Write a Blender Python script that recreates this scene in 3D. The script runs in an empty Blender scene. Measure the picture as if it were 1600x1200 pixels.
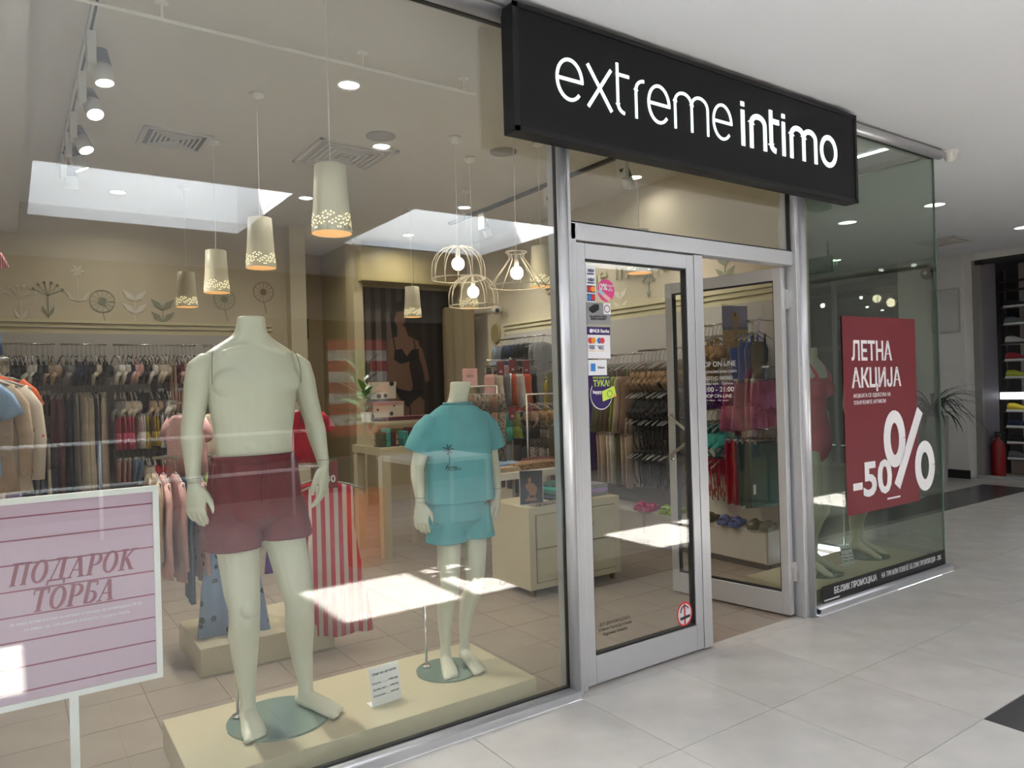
import bpy, bmesh, math, random
from math import sin, cos, pi, radians as R
from mathutils import Vector, Matrix
rnd = random.Random(7)
S = bpy.context.scene
COL = S.collection
# ------------------------------------------------------------ camera, light, exposure
cam_d = bpy.data.cameras.new('camera'); cam = bpy.data.objects.new('camera', cam_d); COL.objects.link(cam); S.camera = cam
cam_d.sensor_width = 36; cam_d.lens = 36*1142.3/1600; cam_d.clip_end = 200; cam_d.clip_start = .02
F = Vector((0.56770552, 0.82322468, 0.00340159)); RT = Vector((0.82296377, -0.56741049, -0.02785623)); UP = Vector((0.02100184, -0.01861353, 0.99960615))
Mx = Matrix((( RT.x, UP.x, -F.x, -2.76786), (RT.y, UP.y, -F.y, -2.640882), (RT.z, UP.z, -F.z, 1.461402), (0,0,0,1)))
cam.matrix_world = Mx
S.view_settings.view_transform = 'Standard'; S.view_settings.look = 'None'; S.view_settings.gamma = 1; S.view_settings.use_curve_mapping = False
S.view_settings.exposure = 0.08
S.cycles.max_bounces = 9; S.cycles.diffuse_bounces = 5; S.cycles.glossy_bounces = 5; S.cycles.transparent_max_bounces = 28; S.cycles.transmission_bounces = 6
S.cycles.use_denoising = True; S.cycles.sample_clamp_indirect = 40; S.cycles.caustics_reflective = False; S.cycles.caustics_refractive = False
w = bpy.data.worlds.new('world'); S.world = w; w.use_nodes = True
w.node_tree.nodes['Background'].inputs[0].default_value = (.80, .89, 1, 1); w.node_tree.nodes['Background'].inputs[1].default_value = 10.0
SUN = 74.0
sd = bpy.data.lights.new('sun', 'SUN'); sd.energy = SUN; sd.angle = R(.6); sd.color = (1, .98, .945)
so = bpy.data.objects.new('sun', sd); COL.objects.link(so)
so.rotation_euler = Vector((.32, .546, -1)).to_track_quat('-Z', 'Y').to_euler()
SKY = [(-5.59, -3.74), (-2.59, -.74), (.41, 2.26), (3.41, 5.26)]        # skylight openings along x, y -5.2..-3.4
for a, b in SKY:
    d = bpy.data.lights.new('skylight_portal', 'AREA'); d.shape = 'RECTANGLE'; d.size = b-a; d.size_y = 1.8; d.cycles.is_portal = True
    o = bpy.data.objects.new('skylight_portal', d); COL.objects.link(o); o.location = ((a+b)/2, -4.3, 4.84)
LAMP = .30
def area(x, y, z, r, e, color=(1, .93, .82), rx=0, rz=0, spread=150):
    d = bpy.data.lights.new('lamp_light', 'AREA'); d.shape = 'DISK'; d.size = r; d.energy = e*LAMP; d.color = color; d.spread = R(spread)
    o = bpy.data.objects.new('lamp_light', d); COL.objects.link(o); o.location = (x, y, z); o.rotation_euler = (rx, 0, rz); return o

# ------------------------------------------------------------ materials
MATS = {}
def mat(name, col, rough=.6, metal=0, noise=0, nscale=8, bump=0, bscale=60, emit=None, estr=1, coat=0, rand=0, spec=.5):
    if name in MATS: return MATS[name]
    m = bpy.data.materials.new(name); m.use_nodes = True; n = m.node_tree.nodes; l = m.node_tree.links; b = n['Principled BSDF']
    c = (*col, 1); b.inputs['Base Color'].default_value = c; b.inputs['Roughness'].default_value = rough; b.inputs['Metallic'].default_value = metal
    b.inputs['Coat Weight'].default_value = coat; b.inputs['Specular IOR Level'].default_value = spec
    if emit: b.inputs['Emission Color'].default_value = (*emit, 1); b.inputs['Emission Strength'].default_value = estr
    src = None
    if noise or bump: tc = n.new('ShaderNodeTexCoord')
    if noise:
        t = n.new('ShaderNodeTexNoise'); t.inputs['Scale'].default_value = nscale; t.inputs['Detail'].default_value = 5; l.new(tc.outputs['Object'], t.inputs['Vector'])
        r = n.new('ShaderNodeMapRange'); r.inputs['To Min'].default_value = 1-noise; r.inputs['To Max'].default_value = 1+noise; r.inputs['From Min'].default_value = .3; r.inputs['From Max'].default_value = .7
        l.new(t.outputs[0], r.inputs[0]); h = n.new('ShaderNodeHueSaturation'); h.inputs['Color'].default_value = c; l.new(r.outputs[0], h.inputs['Value']); src = h
        l.new(h.outputs[0], b.inputs['Base Color'])
    if rand:
        oi = n.new('ShaderNodeObjectInfo'); r = n.new('ShaderNodeMapRange'); r.inputs['To Min'].default_value = 1-rand; r.inputs['To Max'].default_value = 1+rand
        l.new(oi.outputs['Random'], r.inputs[0]); h2 = n.new('ShaderNodeHueSaturation'); h2.inputs['Color'].default_value = c
        if src: l.new(src.outputs[0], h2.inputs['Color'])
        l.new(r.outputs[0], h2.inputs['Value']); l.new(h2.outputs[0], b.inputs['Base Color'])
    if bump:
        t = n.new('ShaderNodeTexNoise'); t.inputs['Scale'].default_value = bscale; l.new(tc.outputs['Object'], t.inputs['Vector'])
        bm = n.new('ShaderNodeBump'); bm.inputs['Strength'].default_value = bump; bm.inputs['Distance'].default_value = .01; l.new(t.outputs[0], bm.inputs['Height']); l.new(bm.outputs[0], b.inputs['Normal'])
    MATS[name] = m; return m
def stripes(name, c1, c2, scale, axis='X', rough=.8):
    if name in MATS: return MATS[name]
    m = mat(name, c1, rough); n = m.node_tree.nodes; l = m.node_tree.links; b = n['Principled BSDF']
    tc = n.new('ShaderNodeTexCoord'); wv = n.new('ShaderNodeTexWave'); wv.bands_direction = axis; wv.inputs['Scale'].default_value = scale; l.new(tc.outputs['Object'], wv.inputs['Vector'])
    cr = n.new('ShaderNodeValToRGB'); cr.color_ramp.interpolation = 'CONSTANT'; cr.color_ramp.elements[0].color = (*c1, 1); cr.color_ramp.elements[1].position = .5; cr.color_ramp.elements[1].color = (*c2, 1)
    l.new(wv.outputs[0], cr.inputs[0]); l.new(cr.outputs[0], b.inputs['Base Color']); return m
def spots(name, c1, c2, scale, thr=.35, rough=.8):
    if name in MATS: return MATS[name]
    m = mat(name, c1, rough); n = m.node_tree.nodes; l = m.node_tree.links; b = n['Principled BSDF']
    tc = n.new('ShaderNodeTexCoord'); v = n.new('ShaderNodeTexVoronoi'); v.inputs['Scale'].default_value = scale; l.new(tc.outputs['Object'], v.inputs['Vector'])
    cr = n.new('ShaderNodeValToRGB'); cr.color_ramp.interpolation = 'CONSTANT'; cr.color_ramp.elements[0].color = (*c2, 1); cr.color_ramp.elements[1].position = thr; cr.color_ramp.elements[1].color = (*c1, 1)
    l.new(v.outputs['Distance'], cr.inputs[0]); l.new(cr.outputs[0], b.inputs['Base Color']); return m
def glass(name, tint, ior=1.5, rough=0.0):
    if name in MATS: return MATS[name]
    m = bpy.data.materials.new(name); m.use_nodes = True; n = m.node_tree.nodes; l = m.node_tree.links; n.clear()
    out = n.new('ShaderNodeOutputMaterial'); mx = n.new('ShaderNodeMixShader'); tr = n.new('ShaderNodeBsdfTransparent'); gl = n.new('ShaderNodeBsdfGlossy')
    tr.inputs[0].default_value = (*tint, 1); gl.inputs['Roughness'].default_value = rough; gl.inputs[0].default_value = (1, 1, 1, 1)
    ge = n.new('ShaderNodeNewGeometry'); mr = n.new('ShaderNodeMapRange'); mr.inputs['To Min'].default_value = ior; mr.inputs['To Max'].default_value = 1/ior
    l.new(ge.outputs['Backfacing'], mr.inputs[0]); fr = n.new('ShaderNodeFresnel'); l.new(mr.outputs[0], fr.inputs['IOR'])
    l.new(fr.outputs[0], mx.inputs[0]); l.new(tr.outputs[0], mx.inputs[1]); l.new(gl.outputs[0], mx.inputs[2]); l.new(mx.outputs[0], out.inputs[0]); MATS[name] = m; return m
G_MAIN = glass('shop_glass', (.95, .965, .95), 1.65)
G_SIDE = glass('side_glass', (.80, .84, .80), 1.5)
ALU = mat('aluminium', (.56, .56, .575), .36, .55)
ALU_R = mat('round_aluminium', (.60, .60, .62), .38, .7)
GASK = mat('black_gasket', (.01, .01, .011), .5)
WALLM = mat('cream_wall', (.60, .53, .40), .75, noise=.03, nscale=3)
WALLW = mat('white_wall', (.62, .60, .57), .75, noise=.03)
CREAM = mat('cream_lacquer', (.50, .445, .30), .32, noise=.02, nscale=2)
GOLD = mat('gold_lacquer', (.52, .43, .21), .3)
CEIL = mat('shop_ceiling', (.60, .575, .53), .8, noise=.02, nscale=1.5)
MALLC = mat('mall_ceiling', (.66, .67, .69), .85, noise=.015, nscale=1.2)
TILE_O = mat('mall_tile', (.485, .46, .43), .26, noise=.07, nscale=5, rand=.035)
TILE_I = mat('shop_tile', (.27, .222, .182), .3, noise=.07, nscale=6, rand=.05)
GROUT = mat('grout', (.17, .14, .12), .9)
DARKT = mat('dark_tile', (.045, .043, .046), .25, noise=.1, rand=.1)
BLACK = mat('black_paint', (.012, .012, .014), .45)
DKGREY = mat('dark_grey', (.06, .06, .065), .5)
WHITE = mat('white_paint', (.78, .78, .76), .5)
WHITEPL = mat('white_plastic', (.72, .70, .65), .4)
CHROME = mat('chrome', (.7, .69, .67), .18, 1)
MANN = mat('mannequin_skin', (.56, .55, .43), .42, noise=.015, nscale=4)
BROWN = mat('brown_panel', (.16, .10, .06), .6, noise=.1)
HANG = mat('clear_hanger', (.30, .29, .28), .2, 0)
def cloth(name, c, rough=.85, **k): return mat(name, c, rough, noise=.12, nscale=14, bump=.25, bscale=70, **k)
def emi(name, c, s): return mat(name, (.8, .8, .8), .5, emit=c, estr=s)
LED = emi('led_lens', (1, .97, .92), 14); LEDM = emi('mall_led', (.95, 1, .97), 9); WARM = emi('warm_inside', (1, .55, .20), .75); SBULB = emi('shade_bulb', (1, .8, .5), 3)
WARM.node_tree.nodes['Principled BSDF'].inputs['Base Color'].default_value = (.35, .22, .10, 1); BULB = emi('glowing_bulb', (1, .85, .6), 20)

# ------------------------------------------------------------ mesh helpers
def link(o, parent=None):
    COL.objects.link(o)
    if parent is not None: o.parent = parent
    return o
def mesh(name, v, f, m, parent=None, smooth=False, loc=None, rz=0):
    me = bpy.data.meshes.new(name); me.from_pydata([tuple(p) for p in v], [], f); me.materials.append(m)
    bm = bmesh.new(); bm.from_mesh(me); bmesh.ops.recalc_face_normals(bm, faces=bm.faces); bm.to_mesh(me); bm.free()
    if smooth: me.polygons.foreach_set('use_smooth', [True]*len(me.polygons))
    o = bpy.data.objects.new(name, me)
    if loc: o.location = loc
    if rz: o.rotation_euler = (0, 0, rz)
    return link(o, parent)
def bxd(x0, x1, y0, y1, z0, z1):
    return [(x0,y0,z0),(x1,y0,z0),(x1,y1,z0),(x0,y1,z0),(x0,y0,z1),(x1,y0,z1),(x1,y1,z1),(x0,y1,z1)], [(0,3,2,1),(4,5,6,7),(0,1,5,4),(1,2,6,5),(2,3,7,6),(3,0,4,7)]
class MB:
    def __init__(s): s.v = []; s.f = []
    def add(s, v, f):
        k = len(s.v); s.v += [tuple(p) for p in v]; s.f += [tuple(i+k for i in q) for q in f]; return s
    def box(s, *a): return s.add(*bxd(*a))
    def tube(s, pts, r, n=8, cap=True): return s.add(*tubed(pts, r, n, cap))
    def build(s, name, m, parent=None, smooth=False, bevel=0, **k):
        o = mesh(name, s.v, s.f, m, parent, smooth, **k)
        if bevel:
            bm = bmesh.new(); bm.from_mesh(o.data); bmesh.ops.bevel(bm, geom=bm.edges[:], offset=bevel, segments=2, affect='EDGES', profile=.5); bm.to_mesh(o.data); bm.free()
        return o
def tubed(pts, r, n=8, cap=True):
    """tube along pts; r: number, list of numbers or list of (rx, ry)"""
    P = [Vector(p) for p in pts]; N = len(P); v = []; f = []
    if not isinstance(r, (list, tuple)): r = [r]*N
    for i, p in enumerate(P):
        t = (P[min(i+1, N-1)]-P[max(i-1, 0)])
        t = t.normalized() if t.length > 1e-9 else Vector((0, 0, 1))
        ref = Vector((1, 0, 0)) if abs(t.x) < .9 else Vector((0, 0, 1))
        s = (ref-t*ref.dot(t)).normalized(); u = t.cross(s)
        a, b = (r[i] if isinstance(r[i], (list, tuple)) else (r[i], r[i]))
        for k in range(n): v.append(p+s*(a*cos(2*pi*k/n))+u*(b*sin(2*pi*k/n)))
    for i in range(N-1):
        for k in range(n): f.append((i*n+k, i*n+(k+1) % n, (i+1)*n+(k+1) % n, (i+1)*n+k))
    if cap: f.append(tuple(range(n-1, -1, -1))); f.append(tuple((N-1)*n+k for k in range(n)))
    return v, f
def latd(prof, n=24, cap0=False, cap1=False):
    v = []; f = []
    for r, z in prof:
        for k in range(n): v.append((r*cos(2*pi*k/n), r*sin(2*pi*k/n), z))
    for i in range(len(prof)-1):
        for k in range(n): f.append((i*n+k, i*n+(k+1) % n, (i+1)*n+(k+1) % n, (i+1)*n+k))
    if cap0: f.append(tuple(range(n-1, -1, -1)))
    if cap1: f.append(tuple((len(prof)-1)*n+k for k in range(n)))
    return v, f
def box(name, x0, x1, y0, y1, z0, z1, m, parent=None, bevel=0, **k):
    if k.get('loc') is None and parent is None: pass
    return MB().box(x0, x1, y0, y1, z0, z1).build(name, m, parent, bevel=bevel, **k)
def empty(name, loc=(0, 0, 0), rz=0):
    o = bpy.data.objects.new(name, None); o.location = loc; o.rotation_euler = (0, 0, rz); return link(o)
def tag(o, label, cat=None, group=None, kind=None):
    o['label'] = label
    if cat: o['category'] = cat
    if group: o['group'] = group
    if kind: o['kind'] = kind
    return o
def st(o, label, cat='wall'): return tag(o, label, cat, None, 'structure')
def dup(o, loc=None, rz=None, parent=None):
    c = o.copy(); COL.objects.link(c)
    if loc is not None: c.location = loc
    if rz is not None: c.rotation_euler = (0, 0, rz)
    if parent is not None: c.parent = parent
    for ch in list(o.children):
        d = ch.copy(); COL.objects.link(d); d.parent = c
        for g in list(ch.children): e = g.copy(); COL.objects.link(e); e.parent = d
    return c
def flat(name, pts, y, m, parent=None, th=.0008):
    """thin sheet in the x-z plane, seen from -y"""
    n = len(pts); v = [(x, y, z) for x, z in pts]+[(x, y+th, z) for x, z in pts]
    f = [tuple(range(n)), tuple(range(2*n-1, n-1, -1))]+[(i, n+i, n+(i+1) % n, (i+1) % n) for i in range(n)]
    return mesh(name, v, f, m, parent)
def rect(x0, x1, z0, z1): return [(x0, z0), (x1, z0), (x1, z1), (x0, z1)]
def ell(cx, cz, rx, rz, n=24): return [(cx+rx*cos(2*pi*k/n), cz+rz*sin(2*pi*k/n)) for k in range(n)]
def ring2(name, cx, cz, rx, rz, t, y, m, parent=None, n=28):
    v = []; f = []
    for k in range(n):
        a = 2*pi*k/n
        v += [(cx+rx*cos(a), y, cz+rz*sin(a)), (cx+(rx-t)*cos(a), y, cz+(rz-t)*sin(a))]
    for k in range(n): j = (k+1) % n; f.append((2*k, 2*j, 2*j+1, 2*k+1))
    return mesh(name, v, f, m, parent)
def stroke(pts, wd, y, th=.002):
    """flat ribbon along 2-D points (x,z)"""
    P = [Vector(p) for p in pts]; n = len(P); v = []; f = []
    ww = wd if isinstance(wd, (list, tuple)) else [wd]*n
    for i, p in enumerate(P):
        a = P[max(i-1, 0)]; b = P[min(i+1, n-1)]; t = (b-a).normalized()
        q = Vector((-t.y, t.x)); sc = 1
        if 0 < i < n-1:
            t1 = (p-a).normalized(); sc = 1/max(.5, abs(t.dot(t1)))
        q = q*ww[i]/2*sc
        for yy in (y, y-th): v += [(p.x+q.x, yy, p.y+q.y), (p.x-q.x, yy, p.y-q.y)]
    for i in range(n-1):
        a = 4*i; b = a+4; f += [(a, a+1, b+1, b), (a+2, b+2, b+3, a+3), (a, b, b+2, a+2), (a+1, a+3, b+3, b+1)]
    f += [(0, 2, 3, 1), (4*n-4, 4*n-3, 4*n-1, 4*n-2)]
    return v, f
def arc(cx, cz, rx, rz, a0, a1, n=14): return [(cx+rx*cos(R(a0+(a1-a0)*i/n)), cz+rz*sin(R(a0+(a1-a0)*i/n))) for i in range(n+1)]
def txt(s, size, m, parent, loc, rot=(pi/2, 0, 0), name='lettering', ext=.0006, off=0, sx=1, shear=0, width=None, align='CENTER', mirror=False):
    c = bpy.data.curves.new(name, 'FONT'); c.body = s; c.size = size; c.extrude = ext; c.offset = off; c.shear = shear; c.align_x = align; c.align_y = 'CENTER'; c.resolution_u = 3; c.space_line = .95
    t = bpy.data.objects.new(name, c); COL.objects.link(t); bpy.context.view_layer.update()
    me = bpy.data.meshes.new_from_object(t.evaluated_get(bpy.context.evaluated_depsgraph_get()))
    bpy.data.objects.remove(t); bpy.data.curves.remove(c)
    xs = [v.co.x for v in me.vertices]
    if width and xs: sx = width/(max(xs)-min(xs))
    for v in me.vertices: v.co.x *= sx
    me.materials.clear(); me.materials.append(m); o = bpy.data.objects.new(name, me); o.location = loc; o.rotation_euler = rot; return link(o, parent)
def voxel(name, parts, vs, m, parent=None, smooth=4, loc=None, rz=0):
    b = MB()
    for p in parts: b.add(*p)
    me = bpy.data.meshes.new(name); me.from_pydata(b.v, [], b.f)
    bm = bmesh.new(); bm.from_mesh(me)
    bmesh.ops.recalc_face_normals(bm, faces=bm.faces); bm.to_mesh(me); bm.free()
    t = bpy.data.objects.new(name, me); COL.objects.link(t)
    r = t.modifiers.new('r', 'REMESH'); r.mode = 'VOXEL'; r.voxel_size = vs
    if smooth: s = t.modifiers.new('s', 'SMOOTH'); s.factor = .5; s.iterations = smooth
    bpy.context.view_layer.update()
    me2 = bpy.data.meshes.new_from_object(t.evaluated_get(bpy.context.evaluated_depsgraph_get())); bpy.data.objects.remove(t)
    me2.name = name; me2.materials.clear(); me2.materials.append(m); me2.polygons.foreach_set('use_smooth', [True]*len(me2.polygons))
    o = bpy.data.objects.new(name, me2)
    if loc: o.location = loc
    if rz: o.rotation_euler = (0, 0, rz)
    return link(o, parent)
def blob(cx, cy, cz, rx, ry, rz, n=12):
    v = []; f = []
    for i in range(1, n):
        a = pi*i/n
        for k in range(2*n): b = pi*k/n; v.append((cx+rx*sin(a)*cos(b), cy+ry*sin(a)*sin(b), cz+rz*cos(a)))
    for i in range(n-2):
        for k in range(2*n): f.append((i*2*n+k, i*2*n+(k+1) % (2*n), (i+1)*2*n+(k+1) % (2*n), (i+1)*2*n+k))
    f.append(tuple(range(2*n-1, -1, -1))); f.append(tuple((n-2)*2*n+k for k in range(2*n))); return v, f
ORD = 'first second third fourth fifth sixth seventh eighth ninth tenth eleventh twelfth thirteenth fourteenth fifteenth sixteenth seventeenth eighteenth nineteenth twentieth twenty-first twenty-second twenty-third twenty-fourth twenty-fifth twenty-sixth twenty-seventh twenty-eighth twenty-ninth thirtieth'.split()
#@@STRUCTURE
# ------------------------------------------------------------ floors
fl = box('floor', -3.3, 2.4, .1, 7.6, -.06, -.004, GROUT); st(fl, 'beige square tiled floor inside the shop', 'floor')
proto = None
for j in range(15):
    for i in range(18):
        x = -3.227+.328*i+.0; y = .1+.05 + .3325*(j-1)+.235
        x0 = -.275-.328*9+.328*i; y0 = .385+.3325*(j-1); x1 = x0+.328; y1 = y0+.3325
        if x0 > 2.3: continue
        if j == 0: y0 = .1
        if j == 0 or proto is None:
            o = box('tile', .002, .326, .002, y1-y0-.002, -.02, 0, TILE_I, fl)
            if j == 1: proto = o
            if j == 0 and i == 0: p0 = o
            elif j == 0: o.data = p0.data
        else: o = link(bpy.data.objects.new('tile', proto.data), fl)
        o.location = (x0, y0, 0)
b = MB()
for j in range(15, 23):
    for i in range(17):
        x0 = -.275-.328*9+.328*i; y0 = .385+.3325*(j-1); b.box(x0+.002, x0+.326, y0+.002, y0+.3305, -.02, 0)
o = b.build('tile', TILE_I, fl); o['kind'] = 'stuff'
fo = box('floor', -7, 9.2, -7.5, .0, -.06, -.004, GROUT); st(fo, 'large pale tiled floor of the mall walkway', 'floor')
fs = box('floor', 3.05, 12, .0, 7, -.061, -.005, GROUT); st(fs, 'tiled floor of the side passage right of the shop', 'floor')
th = box('floor', -.6, 1.3, 0, .1, -.06, 0, TILE_O); st(th, 'narrow stone threshold under the shop door', 'floor')
tp = {}
rest = {}
for i in range(-12, 16):
    for j in range(-13, 12):
        x0 = .6*i; y0 = .6*j
        if y0 >= 0 and x0 < 3.0: continue
        if x0 > 8.4 or y0 > 6.6: continue
        dark = (j == -3 and i >= 1) or (j == 2 and 5 <= i < 13) or (j == -3 and i <= -6)
        if j == 2 and 5 <= i < 13: pass
        near = -2 <= i and -4 <= j <= 6
        par = fo if y0 < 0 else fs; m = DARKT if dark else TILE_O
        if near:
            k = dark
            if k not in tp: tp[k] = box('tile', .0018, .5982, .0018, .5982, -.02, 0, m, par); o = tp[k]
            else: o = link(bpy.data.objects.new('tile', tp[k].data), par)
            o.location = (x0, y0, 0)
        else: rest.setdefault((dark, y0 < 0), MB()).box(x0+.002, x0+.598, y0+.002, y0+.598, -.02, 0)
for (d, o_), b in rest.items(): o = b.build('tile', DARKT if d else TILE_O, fo if o_ else fs); o['kind'] = 'stuff'
# ------------------------------------------------------------ mall ceiling with skylight shafts
c = MB(); Z0, Z1 = 3.15, 3.25
c.box(-7, 9.2, -3.4, .0, Z0, Z1); c.box(-7, 9.2, -7.5, -5.2, Z0, Z1); c.box(3.0, 9.2, 0, 7, Z0, Z1)
e = [-7]+[q for p in SKY for q in p]+[9.2]
for i in range(0, len(e), 2): c.box(e[i], e[i+1], -5.2, -3.4, Z0, Z1)
mc = c.build('ceiling', MALLC); st(mc, 'white plaster mall ceiling with square skylight wells', 'ceiling')
for a, b_ in SKY:
    m_ = MB(); m_.box(a-.1, a, -5.3, -3.3, Z1, 4.83); m_.box(b_, b_+.1, -5.3, -3.3, Z1, 4.83); m_.box(a, b_, -5.3, -5.2, Z1, 4.83); m_.box(a, b_, -3.4, -3.3, Z1, 4.83)
    m_.box((a+b_)/2-.05, (a+b_)/2+.05, -5.2, -3.4, 4.76, 4.83); m_.build('skylight_shaft', mat('shaft_white', (.86, .87, .88), .8), mc)
st(box('wall_left', -7.1, -7, -7.5, 0, 0, 3.3, WALLW), 'plain white end wall of the mall walkway')
st(box('trim_1', -3.2, 3.05, .005, .22, 3.15, 3.5, CEIL), 'plaster bulkhead above the shop front glass', 'trim')
# opposite shopfront (behind the camera, mirrored in the glass)
ow = MB(); ow.box(-7, .2, -7.6, -7.5, 0, 3.2); ow.box(3.1, 9.2, -7.6, -7.5, 0, 3.2); ow.box(.2, 3.1, -7.6, -7.5, 2.5, 3.2); ow.box(.2, 3.1, -7.6, -7.5, 0, .5)
st(ow.build('wall_front', mat('taupe_wall', (.15, .13, .11), .7)), 'wall of the shops across the walkway')
ad = empty('window_poster', (1.55, -7.52, 1.6)); tag(ad, 'red and white striped poster in the opposite shop window', 'poster')
for k in range(9): box('stripe', -.48, .45, -.02, .0, -.80+.158*k, -.642+.158*k, mat('poster_red', (.5, .06, .05), .6) if k % 2 == 0 else mat('poster_cream', (.62, .58, .5), .6), ad)
txt('native', .26, mat('poster_grey', (.25, .2, .17), .6), ad, (-.1, .005, -.1), (pi/2, 0, pi))
#@@WALLS
# ------------------------------------------------------------ shop shell
CH = 3.35
bw = box('wall_back', -3.2, -.12, 5.7, 5.85, 0, CH, WALLM); st(bw, 'cream back wall with moulding and flower decals above the clothes rails')
st(box('wall_left', -3.2, -3.1, .1, 5.7, 0, CH, WALLM), 'cream left wall of the shop')
st(box('wall_alcove', -.15, .95, 7.2, 7.3, 0, CH, mat('beige_recess', (.40, .31, .19), .7)), 'beige brown wall at the back of the recess')
st(box('wall_side', -.12, .06, 5.55, 7.2, 0, CH, mat('cream_pillar', (.62, .56, .42), .6)), 'cream pillar at the end of the back wall')
st(box('wall_rear', .85, 2.4, 6.2, 7.3, 0, CH, mat('ochre_wall', (.42, .35, .2), .6)), 'ochre wall behind the large photo of a woman')
st(box('wall_right', 2.3, 2.42, .92, 6.2, 0, CH, WALLM), 'cream right wall of the shop carrying the clothes rails')
st(mesh('wall_corner', [(2.42,.92,0),(2.97,1.1,0),(2.97,1.2,0),(2.42,1.1,0),(2.42,.92,CH),(2.97,1.1,CH),(2.97,1.2,CH),(2.42,1.1,CH)], bxd(0,1,0,1,0,1)[1], WALLM), 'short cream wall joining the side glass to the right wall')
st(box('wall_outer', 2.92, 3.05, 1.2, 7, 0, 3.3, WALLW), 'white outer side wall of the shop along the passage')
cl = MB(); cl.box(-3.2, 3.0, 1.05, 7.3, CH, CH+.1); cl.box(-3.2, 3.0, .1, 1.05, 3.27, CH+.1); st(cl.build('ceiling', CEIL), 'grey beige shop ceiling with a lower strip behind the glass', 'ceiling')
st(box('trim_2', -3.2, -2.66, .3, 5.7, 3.05, 3.34, CEIL), 'lowered ceiling box along the left side of the shop', 'trim')
# panelled white backing and mouldings
def mould(name, pts, axis, label):
    b = MB()
    for dz, dd, hh in ((0, .06, .03), (-.045, .045, .04), (-.1, .03, .05)):
        if axis == 'x': b.box(pts[0], pts[1], pts[2]-dd, pts[2], pts[3]+dz, pts[3]+dz+hh)
        else: b.box(pts[2]-dd, pts[2], pts[0], pts[1], pts[3]+dz, pts[3]+dz+hh)
    o = b.build(name, mat('cream_moulding', (.66, .60, .40), .45)); tag(o, label, 'trim', None, 'structure')
mould('trim_3', (-3.1, -.3, 5.7, 2.2), 'x', 'cream stepped moulding along the back wall above the rails')
mould('trim_4', (.95, 4.8, 2.3, 2.2), 'y', 'cream stepped moulding along the right wall above the rails')
st(box('wall_panel', -3.1, -.35, 5.67, 5.7, 1.78, 2.1, mat('pale_panel', (.50, .47, .44), .7)), 'pale panel behind the top back wall clothes rails'); st(box('wall_panel', -3.1, -.35, 5.66, 5.7, .25, 1.78, mat('taupe_panel', (.13, .105, .095), .7)), 'dark taupe panel behind the lower back wall clothes rails')
st(box('wall_panel', 2.27, 2.3, .95, 4.75, .3, 2.1, mat('pale_panel', (.5, .5, .5))), 'pale panel behind the right wall clothes rails'); st(box('wall_panel', 2.255, 2.27, 1.72, 4.75, .3, 1.66, mat('taupe_panel', (.13, .1, .09))), 'dark taupe panel behind the lower right wall rails')
st(box('baseboard_back', -3.1, -.35, 5.3, 5.67, 0, .3, DKGREY), 'dark low plinth along the foot of the back wall', 'baseboard')
# ------------------------------------------------------------ shop front frame
def fr(name, parts, label, m=ALU, cat='frame', bevel=.004):
    e = empty(name, (0, 0, 0)); st(e, label, cat)
    for nm, a, mm in parts: box(nm, *a, mm or m, e, bevel=bevel if (mm or m) is ALU else 0)
    return e
wf = empty('window_1'); st(wf, 'large left shop window in a silver aluminium frame', 'window')
def roundbar(name, p0, p1, r, par, m=ALU_R): return mesh(name, *tubed([p0, p1], r, 14), m, par, True)
box('glass_pane', -3.15, -.625, .042, .052, .05, 3.09, G_MAIN, wf)
box('sill', -3.2, -.6, .002, .1, .0, .036, ALU, wf); roundbar('sill_nose', (-3.2, .026, .03), (-.62, .026, .03), .024, wf)
box('gasket', -3.2, -.62, .036, .06, .046, .058, GASK, wf)
box('frame_top', -3.2, -.9, .0, .1, 3.09, 3.135, ALU, wf); roundbar('top_nose', (-3.2, .02, 3.105), (-.9, .02, 3.105), .034, wf)
box('gasket', -3.2, -.62, .035, .06, 3.07, 3.09, GASK, wf)
box('gasket', -.642, -.63, .034, .06, .05, 3.09, GASK, wf)
mu = empty('trim_5'); st(mu, 'silver aluminium post between the left window and the door', 'trim')
box('post', -.63, -.56, .03, .12, 0, 3.13, ALU, mu, bevel=.004); roundbar('post_nose', (-.612, .035, 0), (-.612, .035, 3.13), .03, mu)
box('post_strip', -.558, -.517, .05, .12, 0, 2.235, ALU, mu, bevel=.003); box('seam', -.561, -.557, .046, .1, 0, 3.1, GASK, mu)
tr = empty('window_2'); st(tr, 'glass transom above the shop door', 'window')
box('transom_bar', -.558, 1.2, .05, .13, 2.155, 2.238, ALU, tr, bevel=.003); box('glass_pane', -.55, 1.2, .07, .078, 2.24, 3.1, G_MAIN, tr)
box('gasket', -.556, 1.2, .062, .085, 2.238, 2.247, GASK, tr); box('gasket', -.556, -.546, .062, .085, 2.24, 3.1, GASK, tr); box('gasket', 1.185, 1.197, .062, .085, 2.24, 3.1, GASK, tr)
pr = empty('trim_6'); st(pr, 'silver aluminium post right of the shop door', 'trim')
box('post', 1.2, 1.31, .03, .13, 0, 3.13, ALU, pr, bevel=.004); roundbar('post_nose', (1.262, .035, 0), (1.262, .035, 3.13), .03, pr)
w3 = empty('window_3'); st(w3, 'right display window with a frameless glass corner', 'window')
box('glass_pane', 1.31, 2.968, .042, .052, .05, 3.09, G_SIDE, w3)
box('glass_pane', 2.957, 2.967, .053, 1.14, .05, 3.09, G_SIDE, w3)
box('glass_edge', 2.955, 2.9705, .0405, .0525, .05, 3.09, mat('green_glass_edge', (.08, .13, .11), .3), w3)
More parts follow.
